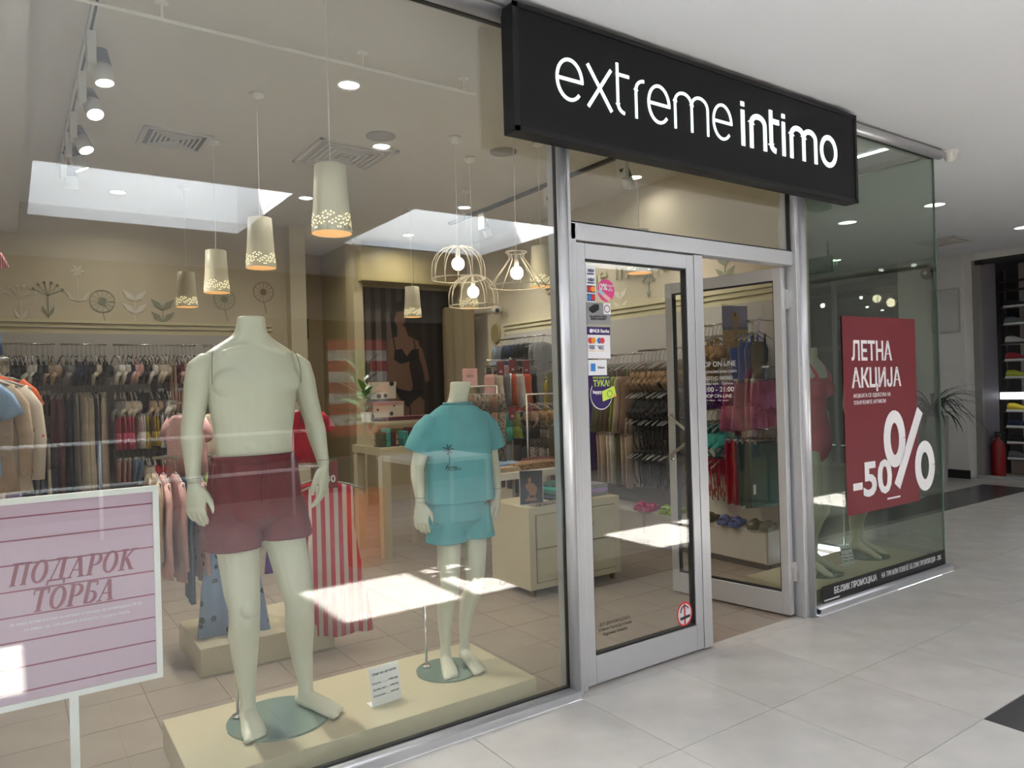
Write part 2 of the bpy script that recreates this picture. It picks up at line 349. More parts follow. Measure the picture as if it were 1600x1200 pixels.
box('sill', 1.31, 3.01, .002, .1, 0, .036, ALU, w3); roundbar('sill_nose', (1.31, .026, .03), (3.01, .026, .03), .024, w3); box('sill', 2.93, 3.01, .1, 1.1, 0, .04, ALU, w3)
box('frame_top', 1.31, 3.0, .0, .1, 3.09, 3.135, ALU, w3); roundbar('top_nose', (1.5, .02, 3.105), (3.02, .02, 3.105), .034, w3); box('frame_top', 2.93, 3.0, .1, 1.2, 3.09, 3.14, ALU, w3)
box('gasket', 1.3, 2.96, .036, .06, 3.075, 3.09, GASK, w3)
# closed door leaf
def leaf(name, Wd, label, handle_side):
    d = empty(name); tag(d, label, 'door', None, 'structure')
    zt = 2.145
    box('stile', 0, .055, 0, .05, .015, zt, ALU, d, bevel=.003); box('stile', Wd-.055, Wd, 0, .05, .015, zt, ALU, d, bevel=.003)
    box('top_rail', .055, Wd-.055, 0, .05, zt-.075, zt, ALU, d, bevel=.003); box('bottom_rail', .055, Wd-.055, 0, .05, .015, .15, ALU, d, bevel=.003)
    box('glass_pane', .05, Wd-.05, .02, .028, .145, zt-.07, G_MAIN, d)
    g = MB(); g.box(.055, .062, .008, .042, .15, zt-.075); g.box(Wd-.062, Wd-.055, .008, .042, .15, zt-.075); g.box(.055, Wd-.055, .008, .042, .15, .158); g.box(.055, Wd-.055, .008, .042, zt-.083, zt-.075); g.build('gasket', GASK, d)
    return d
d1 = leaf('door_1', .825, 'closed left leaf of the aluminium shop door with card stickers', 1); d1.location = (-.515, .055, 0)
box('meeting_strip', .826, .893, -.004, .05, .012, 2.15, ALU, d1, bevel=.003); box('seam', .8245, .8275, -.001, .04, .02, 2.14, GASK, d1)
d2 = leaf('door_2', .85, 'right leaf of the aluminium shop door swung open into the shop', -1)
d2.location = (1.185, .1, 0); d2.rotation_euler = (0, 0, math.atan2(.84, -.13)); 
ang = math.atan2(.84, -.13)
def leafpt(u, v=0, z=0): return (1.185+cos(ang)*u-sin(ang)*v, .1+sin(ang)*u+cos(ang)*v, z)
for z in (.28, 1.95):
    h = empty('door_hinge', (1.188, .09, z)); tag(h, 'silver hinge %s the open door leaf' % ('low on' if z < 1 else 'high on'), 'hinge')
    box('hinge_plate', -.014, .014, -.02, .02, -.06, .06, CHROME, h); mesh('hinge_pin', *tubed([(-.012, .016, -.05), (-.012, .016, .05)], .009, 10), CHROME, h, True)
# handle: cranked bar on the open leaf's free stile
hd = MB(); hx = .822
hd.tube([(hx, .05, 1.235), (hx, .075, 1.235), (hx-.004, .080, 1.225), (hx-.16, .09, 1.12), (hx-.16, .09, 1.06), (hx, .082, .955), (hx, .075, .945), (hx, .05, .945)], .011, 10)
hd.build('door_handle', mat('satin_bronze', (.45, .40, .34), .3, .7), d2, True)
lk = MB(); lk.box(.82, .851, .012, .038, .2, 2.05); lk.build('lock_strip', CHROME, d2)
ks = mesh('key_cylinder', *tubed([(.815, .05, .93), (.815, .062, .93)], .012, 12), CHROME, d2, True)
#@@SIGN
# ------------------------------------------------------------ fascia sign
sg = empty('fascia_sign', (.37, -.045, 2.56)); tag(sg, 'black box sign with pale glowing letters over the shop door', 'sign')
box('sign_box', -1.325, 1.325, -.045, .045, 0, .555, mat('sign_black', (.006, .006, .0075), .5, spec=.25), sg, bevel=.006)
fb = MB(); fb.box(-1.325, 1.325, -.05, -.043, 0, .022); fb.box(-1.325, 1.325, -.05, -.043, .535, .557); fb.box(-1.325, -1.30, -.05, -.043, 0, .557); fb.box(1.30, 1.325, -.05, -.043, 0, .557)
fb.build('sign_edge', mat('sign_edge_black', (.01, .01, .011), .4, spec=.3), sg)
LET = emi('sign_letter_glow', (.80, .95, .96), .85)
def sletter(parts, nm='letter'):
    b = MB()
    for pts, wd in parts: b.add(*stroke([(x-.37, z-2.56) for x, z in pts], wd, -.046, .004))
    return b.build(nm, LET, sg)
zb, zt = 2.742, 2.939; xm = (zb+zt)/2
def L_e(x0, x1, t): cx = (x0+x1)/2; rx = (x1-x0)/2-t/2; rz = (zt-zb)/2-t/2; return [(arc(cx, xm, rx, rz, 0, 318, 26), t), ([(x0+t*.6, xm), (x1-t*.0, xm)], t)]
def L_m(x0, x1, t, humps):
    q = [([(x0+t/2, zb), (x0+t/2, zt-.045)]+[], t)]; wd = (x1-x0-t)/humps
    for h in range(humps):
        a = x0+t/2+wd*h; q.append(([(a, zt-.06)]+arc(a+wd/2, zt-.06, wd/2, .06-t/2, 180, 0, 12)+[(a+wd, zb)], t))
    return q
th_, bo = .0155, .030
sletter(L_e(-.728, -.567, th_)); sletter([([(-.54, zb), (-.395, zt)], th_*1.1), ([(-.54, zt), (-.395, zb)], th_*1.1)])
def L_t(x0, x1, t): return [([(x0+t/2, 2.985), (x0+t/2, zb+.05)]+arc(x0+t/2+.05, zb+.05, .05, .05-t/2, 180, 262, 8), t), ([(x0, zt-t/2), (x1, zt-t/2)], t)]
sletter(L_t(-.362, -.278, th_)); sletter([([(-.242+th_/2, zb), (-.242+th_/2, zt-.06)]+arc(-.242+th_/2+.055, zt-.06, .055, .06-th_/2, 180, 88, 8), th_)])
sletter(L_e(-.157, .002, th_)); sletter(L_m(.03, .291, th_, 2)); sletter(L_e(.321, .48, th_))
sletter([([(.57, zb), (.57, zt)], bo), ([(.57, zt+.02), (.57, zt+.045)], bo)]); sletter(L_m(.628, .777, bo, 1)); sletter(L_t(.803, .893, bo))
sletter([([(.934, zb), (.934, zt)], bo), ([(.934, zt+.02), (.934, zt+.045)], bo)]); sletter(L_m(.993, 1.262, bo, 2)); sletter([(arc(1.382, xm, .09-bo/2, .099-bo/2, 0, 360, 28), bo)])
# ------------------------------------------------------------ red sale poster and floor strip on right window
WT = mat('white_print', (.80, .79, .80), .5); RED = mat('sale_red', (.17, .016, .025), .5)
rp = empty('sale_poster', (2.15, .036, .56)); tag(rp, 'tall red summer sale poster with a big white percent sign on the right window', 'poster')
flat('sheet', [(-.465, 0), (.455, 0), (.46, 1.305), (-.465, 1.3)], 0, RED, rp)
txt('ЛЕТНА', .175, WT, rp, (-.12, -.002, 1.065), width=.50, off=.004); txt('АКЦИЈА', .175, WT, rp, (-.065, -.002, .885), width=.62, off=.004)
txt('АКЦИЈАТА СЕ ОДНЕСУВА НА', .036, WT, rp, (-.13, -.002, .775), width=.46); txt('ОЗНАЧЕНИТЕ АРТИКЛИ', .036, WT, rp, (-.16, -.002, .73), width=.39)
txt('-50', .31, WT, rp, (-.155, -.002, .205), width=.48, off=.009)
PC = MB(); PC.add(*stroke(arc(.135, .465, .10, .155, 0, 360, 30), .085, -.002)); PC.add(*stroke(arc(.54, .245, .10, .14, 0, 360, 30), .082, -.002)); PC.add(*stroke([(.15, .135), (.49, .65)], .085, -.002)); PC.build('percent_sign', WT, rp)
flat('small_print', rect(.02, .19, .055, .067), -.002, WT, rp)
bs = empty('promotion_strip', (1.39, .038, .05)); tag(bs, 'black lettered strip along the foot of the right display window', 'sign')
flat('strip', rect(0, 1.565, 0, .108), 0, BLACK, bs); txt('БЕЈЗИК ПРОМОЦИЈА', .056, WT, bs, (.37, -.002, .06), width=.50, off=.001); txt('НА ТРИ ИЛИ ПОВЕЌЕ БЕЈЗИК ПРОИЗВОДИ - 20%', .05, WT, bs, (1.09, -.002, .06), width=.82)
flat('small_print', rect(.01, .18, .012, .022), -.002, WT, bs)
# ------------------------------------------------------------ door stickers
DY = .0735
def stk(x0, x1, z0, z1, m, name, label, group=None):
    e = empty(name, ((x0+x1)/2, DY, (z0+z1)/2)); hx, hz = (x1-x0)/2, (z1-z0)/2
    flat('backing', rect(-hx, hx, -hz, hz), 0, m, e); tag(e, label, 'sticker', group); return e
SW = mat('sticker_white', (.72, .72, .74), .5); NAVY = mat('sticker_navy', (.02, .03, .12), .5); PURP = mat('sticker_purple', (.03, .012, .10), .4)
SR = mat('logo_red', (.6, .03, .03), .5); SO = mat('logo_orange', (.8, .3, .03), .5); SB = mat('logo_blue', (.03, .2, .55), .5); PINK = mat('sticker_pink', (.62, .05, .22), .5); LIME = mat('sticker_lime', (.5, .68, .08), .5)
s1 = stk(-.468, -.402, 1.862, 2.045, SW, 'card_sticker', 'tall white card logo sticker at the top of the closed door')
for z in (.062, .018):
    flat('band', rect(-.022, .022, z-.018, z-.012), -.002, NAVY, s1); txt('VISA', .021, NAVY, s1, (0, -.002, z), shear=.3, off=.0005)
for z, c1, c2 in ((-.027, SR, SO), (-.068, SB, SR)):
    flat('band', rect(-.025, .025, z-.017, z+.017), -.002, NAVY, s1); flat('disc', ell(-.01, z, .014, .014), -.003, c1, s1); flat('disc', ell(.01, z, .014, .014), -.0045, c2, s1)
s2 = empty('round_sticker', (-.335, DY, 1.925)); tag(s2, 'round pink zero percent sticker on the door', 'sticker'); flat('backing', ell(0, 0, .056, .056), 0, PINK, s2)
txt('0%', .045, SW, s2, (-.02, -.002, .015), off=.001); txt('КАМАТА\nНА\nРАТИ', .012, SW, s2, (.026, -.002, .012)); flat('card_print', [(-.055, -.01), (-.045, .008), (.01, -.03), (-.005, -.045)], -.002, mat('card_blue', (.3, .5, .6)), s2); flat('card_print', [(-.03, -.03), (-.02, -.012), (.03, -.04), (.015, -.055)], -.003, mat('card_rose', (.7, .4, .35)), s2)
s3 = stk(-.465, -.31, 1.755, 1.862, mat('sticker_grey', (.24, .24, .25)), 'camera_sticker', 'grey video surveillance sticker with a camera drawing'); flat('camera_print', [(-.06, .01), (-.065, .025), (-.03, .045), (0, .045), (.002, .02), (-.02, .008), (-.04, 0)], -.002, BLACK, s3)
flat('label_patch', rect(.03, .077, -.002, .053), -.002, SW, s3); ring2('round_mark', .053, .025, .02, .02, .005, -.003, mat('mark_mauve', (.2, .08, .12)), s3); txt('ОБЈЕКТОТ Е ПОД\nВИДЕО НАДЗОР', .0125, BLACK, s3, (-.005, -.002, -.022))
s4 = stk(-.468, -.318, 1.588, 1.742, SW, 'bank_sticker', 'white bank card sticker with a purple top band'); flat('band', rect(-.075, .075, .038, .077), -.002, PURP, s4); txt('NLB Banka', .024, SW, s4, (.014, -.003, .057), off=.0006); flat('disc', ell(-.05, .057, .010, .010), -.003, SW, s4)
for x, c1, c2 in ((-.045, SR, SO), (.012, SB, SR)):
    flat('disc', ell(x-.009, .01, .015, .015), -.002, c1, s4); flat('disc', ell(x+.009, .01, .015, .015), -.0035, c2, s4)
    flat('band', rect(x-.023, x+.023, -.018, -.015), -.002, NAVY, s4); txt('VISA', .018, NAVY, s4, (x, -.002, -.027)); flat('band', rect(x-.023, x+.023, -.042, -.040), -.002, SO, s4)
s5 = stk(-.465, -.345, 1.505, 1.58, SW, 'small_card_sticker', 'small white sticker with a blue card square'); flat('blue_square', rect(-.045, -.015, -.018, .02), -.002, SB, s5); txt('Diners', .017, BLACK, s5, (.022, -.002, 0))
s6 = empty('loyalty_sticker', (-.385, DY, 1.42)); tag(s6, 'navy bubble sticker with lime card lowest in the door sticker column', 'sticker')
flat('outline', ell(0, -.01, .072, .075), 0, SW, s6); flat('backing', ell(0, -.01, .068, .071), -.001, PURP, s6); flat('backing', rect(-.058, .06, .02, .083), -.0015, PURP, s6)
txt('КУПИ КЕШНАТИ', .013, LIME, s6, (-.003, -.003, .072)); txt('ТУКА!', .042, LIME, s6, (0, -.003, .043), width=.105, off=.0008); txt('happy', .024, SW, s6, (-.03, -.003, .003), off=.0007); flat('card_print', [(.005, -.045), (.0, .005), (.082, .03), (.095, -.02)], -.004, LIME, s6); ring2('round_mark', .05, -.008, .018, .018, .004, -.0055, mat('mark_green', (.15, .25, .05)), s6); flat('disc', ell(.082, -.018, .006, .006), -.0055, SO, s6)
s7 = empty('no_smoking_sticker', (.18, DY, .222)); tag(s7, 'round red and white no smoking sticker low on the door', 'sticker')
flat('backing', ell(0, 0, .056, .062), 0, SW, s7); ring2('red_ring', 0, 0, .06, .066, .010, -.002, SR, s7); flat('red_bar', rect(-.005, .005, -.055, .055), -.004, SR, s7)
cg = MB(); cg.add(*stroke([(-.035, -.022), (.038, -.014)], .014, -.003)); cg.add(*stroke(arc(.0, .015, .03, .03, 190, 20, 10), .005, -.003)); cg.build('cigarette_print', BLACK, s7)
for q in (s1, s2, s3, s4, s5, s6): q.location.x += .022
e = empty('address_lettering', (-.315, DY, .285)); tag(e, 'small black three line lettering at the foot of the door glass', 'lettering')
for k, s_ in enumerate(('Д.Т.У ДЕКО КОРП Д.О.О.Е.Л', 'Ул.Васил Ѓоргов бр.3 Скопје', 'Подружница Куманово')): txt(s_, .02, BLACK, e, (.0, 0, -.025*k), width=(.2, .22, .16)[k])
e = empty('opening_hours_lettering', leafpt(.475, .031, 1.47), ang+pi); tag(e, 'white opening hours lettering on the open door glass', 'lettering')
for z, s_, sz, wd in ((.10, 'SHOP ON-LINE', .050, .285), (.053, 'extremeintimo.com', .033, .295), (.007, 'РАБОТНО ВРЕМЕ:', .032, .24), (-.028, 'Понеделник - Сабота', .020, .235), (-.067, '09:00 - 21:00', .045, .25), (-.110, 'SHOP ON-LINE', .032, .22), (-.138, '24 часа - 365 дена', .012, .17)): txt(s_, sz, WT, e, (0, 0, z), width=wd)
mk = empty('triangle_decal', leafpt(.62, .031, .33), ang+pi); tag(mk, 'white outlined square decal low on the open door glass', 'sticker')
b = MB()
for q in ([(-.05, -.06), (-.05, .04), (.05, .04), (.05, -.06)], [(-.04, .03), (0, -.01), (.04, .03)], [(-.03, .015), (.03, .015)]): b.add(*stroke(q, .006, 0, .001))
b.build('decal_line', WT, mk)
#@@MANNEQUINS
# ------------------------------------------------------------ mannequins
def hand(s, rot, sc=1, spread=1):
    """hand hanging from the wrist at the origin; s = +1 when the body lies towards +x; thumb towards -y before turning by rot"""
    P = [tubed([(0, 0, .03), (0, 0, 0), (0, -.004, -.035), (.003*s, -.002, -.075), (.004*s, 0, -.104)], [(.020, .025), (.018, .025), (.016, .036), (.015, .041), (.012, .038)], 14)]
    for y0, ln, r, b_ in ((-.031, .080, .0092, 1.0), (-.0105, .088, .0096, 1.15), (.0105, .084, .0093, 1.3), (.030, .066, .0082, 1.5)):
        a = .12; p = Vector((.004*s, y0, -.096)); pts = [p.copy()]; ys = y0*.12*spread
        for k in range(4):
            a += .17*b_; step = ln/4; p = p+Vector((s*sin(a)*step, ys*step*6-.05*step, -cos(a)*step)); pts.append(p.copy())
        P.append(tubed(pts, [r*1.08, r*1.04, r, r*.92, r*.62], 10))
    th = [(.004*s, -.022, -.018), (.012*s, -.040, -.042), (.019*s, -.054, -.068), (.024*s, -.061, -.092), (.025*s, -.062, -.112)]
    P.append(tubed(th, [.015, .0145, .0115, .0105, .007], 10))
    out = []; c, d = cos(rot), sin(rot)
    for v, f in P: out.append(([((x*c-y*d)*sc, (x*d+y*c)*sc, z*sc) for x, y, z in v], f))
    return out
def foot(ank, toe, sc=1, heel_up=0):
    """ank (x,y,z) ankle; toe direction point (x,y) on the ground"""
    a = Vector(ank); t = Vector((toe[0]-a.x, toe[1]-a.y, 0)); L = t.length; t.normalize(); s = Vector((-t.y, t.x, 0)); P = []
    def pt(f_, z, w=0): q = a+t*f_+s*w; return (q.x, q.y, z)
    P.append(tubed([pt(-.045*sc, .03*sc+heel_up), pt(-.02*sc, .035*sc+heel_up), pt(.04*sc, .036*sc+heel_up*.8), pt(L*.55, .028*sc+heel_up*.35), pt(L*.8, .02*sc), pt(L*.93, .016*sc)], [(.024*sc, .022*sc), (.034*sc, .030*sc), (.037*sc, .034*sc), (.045*sc, .028*sc), (.048*sc, .019*sc), (.040*sc, .012*sc)], 14))
    P.append(tubed([(a.x, a.y, .11*sc+heel_up), (a.x, a.y, .06*sc+heel_up), pt(.03*sc, .04*sc+heel_up), pt(L*.5, .03*sc+heel_up*.4)], [.030*sc, .033*sc, .033*sc, .024*sc], 12))
    for k, (w_, ln) in enumerate(((-.031, 1.03), (-.011, 1.03), (.006, .99), (.021, .94), (.035, .88))):
        r = (.0135 if k == 0 else .0088)*sc
        P.append(tubed([pt(L*(ln-.2), .016*sc, w_*sc), pt(L*(ln-.08), .0165*sc, w_*sc*1.05), pt(L*ln, .012*sc, w_*sc*1.08)], [r, r*1.05, r*.7], 10))
    return P
def rings(rs, n=28):
    v = []; f = []
    for z, cx, cy, rx, ry, *e in rs:
        ex = e[0] if e else 2.2; rip = e[1] if len(e) > 1 else 0; fq = e[2] if len(e) > 2 else 9
        for k in range(n):
            a = 2*pi*k/n; ca, sa = cos(a), sin(a); q = 1+rip*sin(fq*a+cx*9)
            v.append((cx+rx*q*math.copysign(abs(ca)**(2/ex), ca), cy+ry*q*math.copysign(abs(sa)**(2/ex), sa), z))
    for i in range(len(rs)-1):
        for k in range(n): f.append((i*n+k, i*n+(k+1) % n, (i+1)*n+(k+1) % n, (i+1)*n+k))
    f.append(tuple(range(n-1, -1, -1))); f.append(tuple((len(rs)-1)*n+k for k in range(n))); return v, f
def disc_base(par, x, y, r, rodx, rody, h=.3):
    mesh('glass_base', *tubed([(x, y, 0), (x, y, .008)], r, 48), mat('green_base_glass', (.17, .24, .20), .06, 0, coat=.6), par, False)
    b = MB(); b.tube([(rodx, rody, .008), (rodx, rody, .02)], .022, 14); b.tube([(rodx, rody, .01), (rodx, rody, h)], .006, 8); b.build('support_rod', CHROME, par, True)
def seam(par, pts, r=.0012): return mesh('joint_seam', *tubed(pts, r, 5), mat('seam_grey', (.16, .15, .12), .6), par)
def ringpts(cx, cy, cz, rx, ry, tilt=0, n=22): return [(cx+rx*cos(2*pi*k/n), cy+ry*sin(2*pi*k/n), cz+tilt*cos(2*pi*k/n)) for k in range(n+1)]
# adult male
mm = empty('mannequin', (-1.955, .38, .12)); tag(mm, 'headless pale adult mannequin wearing dark red shorts on the low window platform', 'mannequin')
T = [rings([(.80, 0, .0, .07, .05), (.84, .0, .0, .155, .095), (.90, .0, .008, .172, .112), (.97, 0, .008, .166, .110), (1.05, 0, 0, .150, .098), (1.11, 0, -.002, .146, .094), (1.18, 0, -.003, .150, .097), (1.26, 0, -.002, .163, .106), (1.33, 0, 0, .173, .114), (1.40, 0, .002, .180, .116), (1.44, 0, .006, .182, .108, 2.3), (1.475, 0, .010, .178, .094, 2.3), (1.505, 0, .012, .176, .080, 2.3), (1.53, 0, .012, .142, .068, 2.1), (1.552, 0, .012, .106, .062), (1.570, 0, .010, .080, .059), (1.585, 0, .008, .066, .058), (1.605, 0, .004, .058, .057), (1.63, 0, .0, .054, .056), (1.652, 0, -.002, .0525, .055)])]
T += [blob(sx*.082, -.066, 1.385, .088, .050, .064) for sx in (-1, 1)] + [blob(sx*.035, -.078, 1.20-k*.062, .034, .020, .034) for sx in (-1, 1) for k in range(3)] + [blob(sx*.075, .06, .9, .08, .07, .08) for sx in (-1, 1)]
T += [blob(0, -.075, 1.26, .07, .03, .05), tubed([(.02, -.046, 1.535), (.07, -.060, 1.525), (.12, -.052, 1.505)], [.009, .010, .009], 8), tubed([(-.02, -.046, 1.535), (-.07, -.060, 1.525), (-.12, -.052, 1.505)], [.009, .010, .009], 8)]
def leg(hx, hy, kx, ky, ax, ay, kz, az, hz, r):
    P = [(hx, hy, hz), (hx*.96+kx*.04, hy, hz-.08), (hx*.6+kx*.4, hy*.6+ky*.4-.006, hz*.6+kz*.4), (hx*.2+kx*.8, ky, hz*.15+kz*.85), (kx, ky, kz), (kx*.9+ax*.1, ky+.006, kz-.06), (kx*.65+ax*.35, ky*.6+ay*.4+.018, kz*.65+az*.35), (kx*.3+ax*.7, ay*.8+.012, kz*.3+az*.7), (ax, ay, az), (ax, ay, .07*r)]
    return tubed(P, [(.084*r, .088*r), (.089*r, .093*r), (.080*r, .084*r), (.069*r, .070*r), (.062*r, .064*r), (.059*r, .060*r), (.061*r, .066*r), (.046*r, .048*r), (.032*r, .037*r), (.030*r, .037*r)], 18)
T.append(leg(-.087, 0, -.056, .0, -.034, .07, .50, .12, .86, 1)); T.append(leg(.087, 0, .162, -.01, .205, .07, .50, .12, .86, 1))
T += [blob(-.052, -.055, .50, .034, .022, .04), blob(.165, -.06, .50, .034, .022, .04)]
T += foot((-.034, .07, .09), (-.055, -.125)) + foot((.205, .07, .09), (.285, -.115))
voxel('body', T, .0054, MANN, mm, 5)
def arm(par, sx, sh, el, wr, r=1, hr=.75, hsc=1.05, mm_=MANN, vs=.006):
    P = [Vector(sh)+Vector((-sx*.052*r, 0, .042*r)), Vector(sh)+Vector((-sx*.024*r, 0, .026*r)), Vector(sh), Vector(sh)*.75+Vector(el)*.25, Vector(sh)*.45+Vector(el)*.55, Vector(el), Vector(el)*.75+Vector(wr)*.25, Vector(el)*.4+Vector(wr)*.6, Vector(wr)]
    a = voxel('arm', [tubed(P, [(.022*r, .038*r), (.039*r, .052*r), (.051*r, .058*r), (.053*r, .058*r), (.045*r, .050*r), (.039*r, .043*r), (.041*r, .045*r), (.032*r, .037*r), (.0235*r, .0285*r)], 18)], vs, mm_, par, 4)
    h = voxel('hand', hand(-sx, hr*-sx, hsc), .0034, mm_, par, 2, loc=wr)
    seam(par, ringpts(wr[0], wr[1], wr[2]+.025, .0275*r, .0325*r))
    return a
arm(mm, -1, (-.193, .012, 1.448), (-.228, .03, 1.21), (-.232, -.01, 1.00)); arm(mm, 1, (.193, .012, 1.448), (.260, .035, 1.22), (.282, -.015, 1.03))
for sx in (-1, 1): seam(mm, [(sx*(.158), -.045, 1.512), (sx*.166, -.062, 1.485), (sx*.170, -.076, 1.45), (sx*.172, -.08, 1.41), (sx*.172, -.078, 1.38)], .0016)
disc_base(mm, .08, .03, .205, -.06, .13, .45)
RS = mat('dark_red_cloth', (.12, .006, .014), .75, noise=.12, nscale=9, bump=.35, bscale=22)
def shorts(par, m, z0, z1, zc, rx, ry, lx, rl, zl, vs, rip=.03, cy=0, nm='shorts', flare=1.08):
    P = [blob(0, cy, zc-.02, rx*.5, ry*.75, .06), rings([(zc-.045, 0, cy, rx*.75, ry*.7), (zc, 0, cy, rx*1.04, ry*1.02, 2.4, rip*.6), (zc+(z1-zc)*.4, 0, cy, rx*1.04, ry*1.04, 2.4, rip), (z1-.03, 0, cy, rx*.96, ry*.98, 2.3, rip, 17), (z1-.028, 0, cy, rx*.93, ry*.95, 2.3, rip*.5, 23), (z1, 0, cy, rx*.95, ry*.97, 2.3, rip*.5, 23)], 72)]
    for (x, y), q in zip(lx, zl): P.append(rings([(q, x*1.04, y, rl*flare, rl*flare*1.08, 2.2, rip, 5), (q+.02, x*1.03, y, rl*flare*.99, rl*flare*1.07, 2.2, rip, 5), (zc-.03, x*.98, y*.5+cy*.5, rl*1.02, rl*1.08, 2.2, rip*.6, 5), (zc+.06, x*.88, cy, rl*.92, rl*1.0)], 56))
    return voxel(nm, P, vs, m, par, 2)
sh = shorts(mm, RS, .70, 1.10, .86, .172, .122, ((-.092, .0), (.108, -.002)), .102, (.735, .755), .0052, cy=.004)
mesh('drawstring', *tubed([(-.01, -.119, 1.075), (.0, -.131, 1.06), (-.006, -.133, 1.02), (-.015, -.134, .97), (-.012, -.134, .92)], .0028, 6), RS, sh, True)
mesh('drawstring', *tubed([(.012, -.119, 1.075), (.006, -.131, 1.06), (.012, -.133, 1.02), (.02, -.134, .99)], .0028, 6), RS, sh, True)
wb = mesh('waistband_seam', *tubed(ringpts(0, .004, 1.067, .163, .122), .0018, 5), mat('dark_red_seam', (.07, .004, .008)), sh)
# youth mannequin
km = empty('mannequin', (-1.0, .42, .12)); tag(km, 'headless youth mannequin in turquoise T-shirt and shorts on the low platform', 'mannequin')
T = [rings([(.67, .02, 0, .05, .045), (.71, .02, 0, .105, .08), (.76, .02, 0, .123, .09), (.83, .02, 0, .115, .08), (.90, .02, 0, .112, .075), (1.0, .02, 0, .12, .08), (1.10, .02, 0, .13, .085), (1.17, .02, .002, .14, .078), (1.215, .02, .004, .13, .064), (1.245, .02, .004, .085, .052), (1.265, .02, .004, .055, .048), (1.29, .025, .002, .046, .046), (1.33, .035, 0, .047, .047), (1.372, .04, -.002, .050, .049)])]
T.append(leg(-.058, 0, -.054, -.01, -.055, .05, .42, .10, .71, .72)); T.append(leg(.092, 0, .088, -.01, .058, .06, .42, .10, .71, .72))
T += foot((-.055, .05, .075), (-.120, -.12), .84) + foot((.058, .06, .075), (.02, -.15), .84)
voxel('body', T, .006, MANN, km, 5)
arm(km, -1, (-.150, .012, 1.15), (-.190, .03, .97), (-.196, .0, .81), .8, .8, .92, vs=.005); arm(km, 1, (.19, .012, 1.15), (.232, .03, .97), (.236, .0, .81), .8, .8, .92, vs=.005)
disc_base(km, -.075, -.0, .148, -.145, .08, .33)
TQ = mat('turquoise_cloth', (.105, .335, .36), .8, noise=.07, nscale=7, bump=.35, bscale=18)
P = [rings([(.800, .02, 0, .176, .118, 2.5, .03, 6), (.82, .02, 0, .175, .117, 2.5, .032, 6), (.88, .02, 0, .172, .113, 2.4, .03, 6), (1.0, .02, 0, .170, .110, 2.4, .018, 6), (1.10, .02, 0, .170, .106, 2.5, .01, 6), (1.17, .02, .004, .168, .094, 2.6), (1.215, .02, .006, .150, .076, 2.5), (1.245, .02, .006, .110, .062), (1.262, .02, .006, .078, .056)], 64)]
for sx, cx in ((-1, .02), (1, .02)): P.append(tubed([(cx+sx*.08, .006, 1.19), (cx+sx*.135, .008, 1.175), (cx+sx*.172, .012, 1.14), (cx+sx*.198, .02, 1.085), (cx+sx*.212, .024, 1.045)], [(.04, .055), (.055, .066), (.058, .070), (.060, .074), (.061, .075)], 28))
ts = voxel('t_shirt', P, .005, TQ, km, 3)
TQd = mat('dark_teal_print', (.006, .06, .065), .7)
mesh('collar', *tubed(ringpts(.022, .0, 1.268, .073, .057, .0), .0055, 8), TQ, ts, True)
b = MB(); ky = -.118
b.add(*stroke([(-.098, .985+.0), (-.096, 1.02), (-.102, 1.06)], .004, ky+.006))
for a in range(0, 360, 52): b.add(*stroke([(-.102, 1.06), (-.102+.016*cos(R(a)), 1.06+.016*sin(R(a))), (-.102+.034*cos(R(a)), 1.06+.026*sin(R(a)))], [.003, .006, .001], ky+.006))
b.add(*stroke([(-.118, .968), (-.11, .985), (-.10, .972), (-.085, .978), (-.06, .972)], .005, ky+.004)); b.build('palm_print', TQd, ts)
txt('Paradise', .022, TQd, ts, (-.075, ky+.0025, .966), shear=.3)
ks = shorts(km, TQ, .60, .84, .715, .146, .10, ((-.062, 0), (.096, 0)), .086, (.612, .618), .005, rip=.02, cy=0)
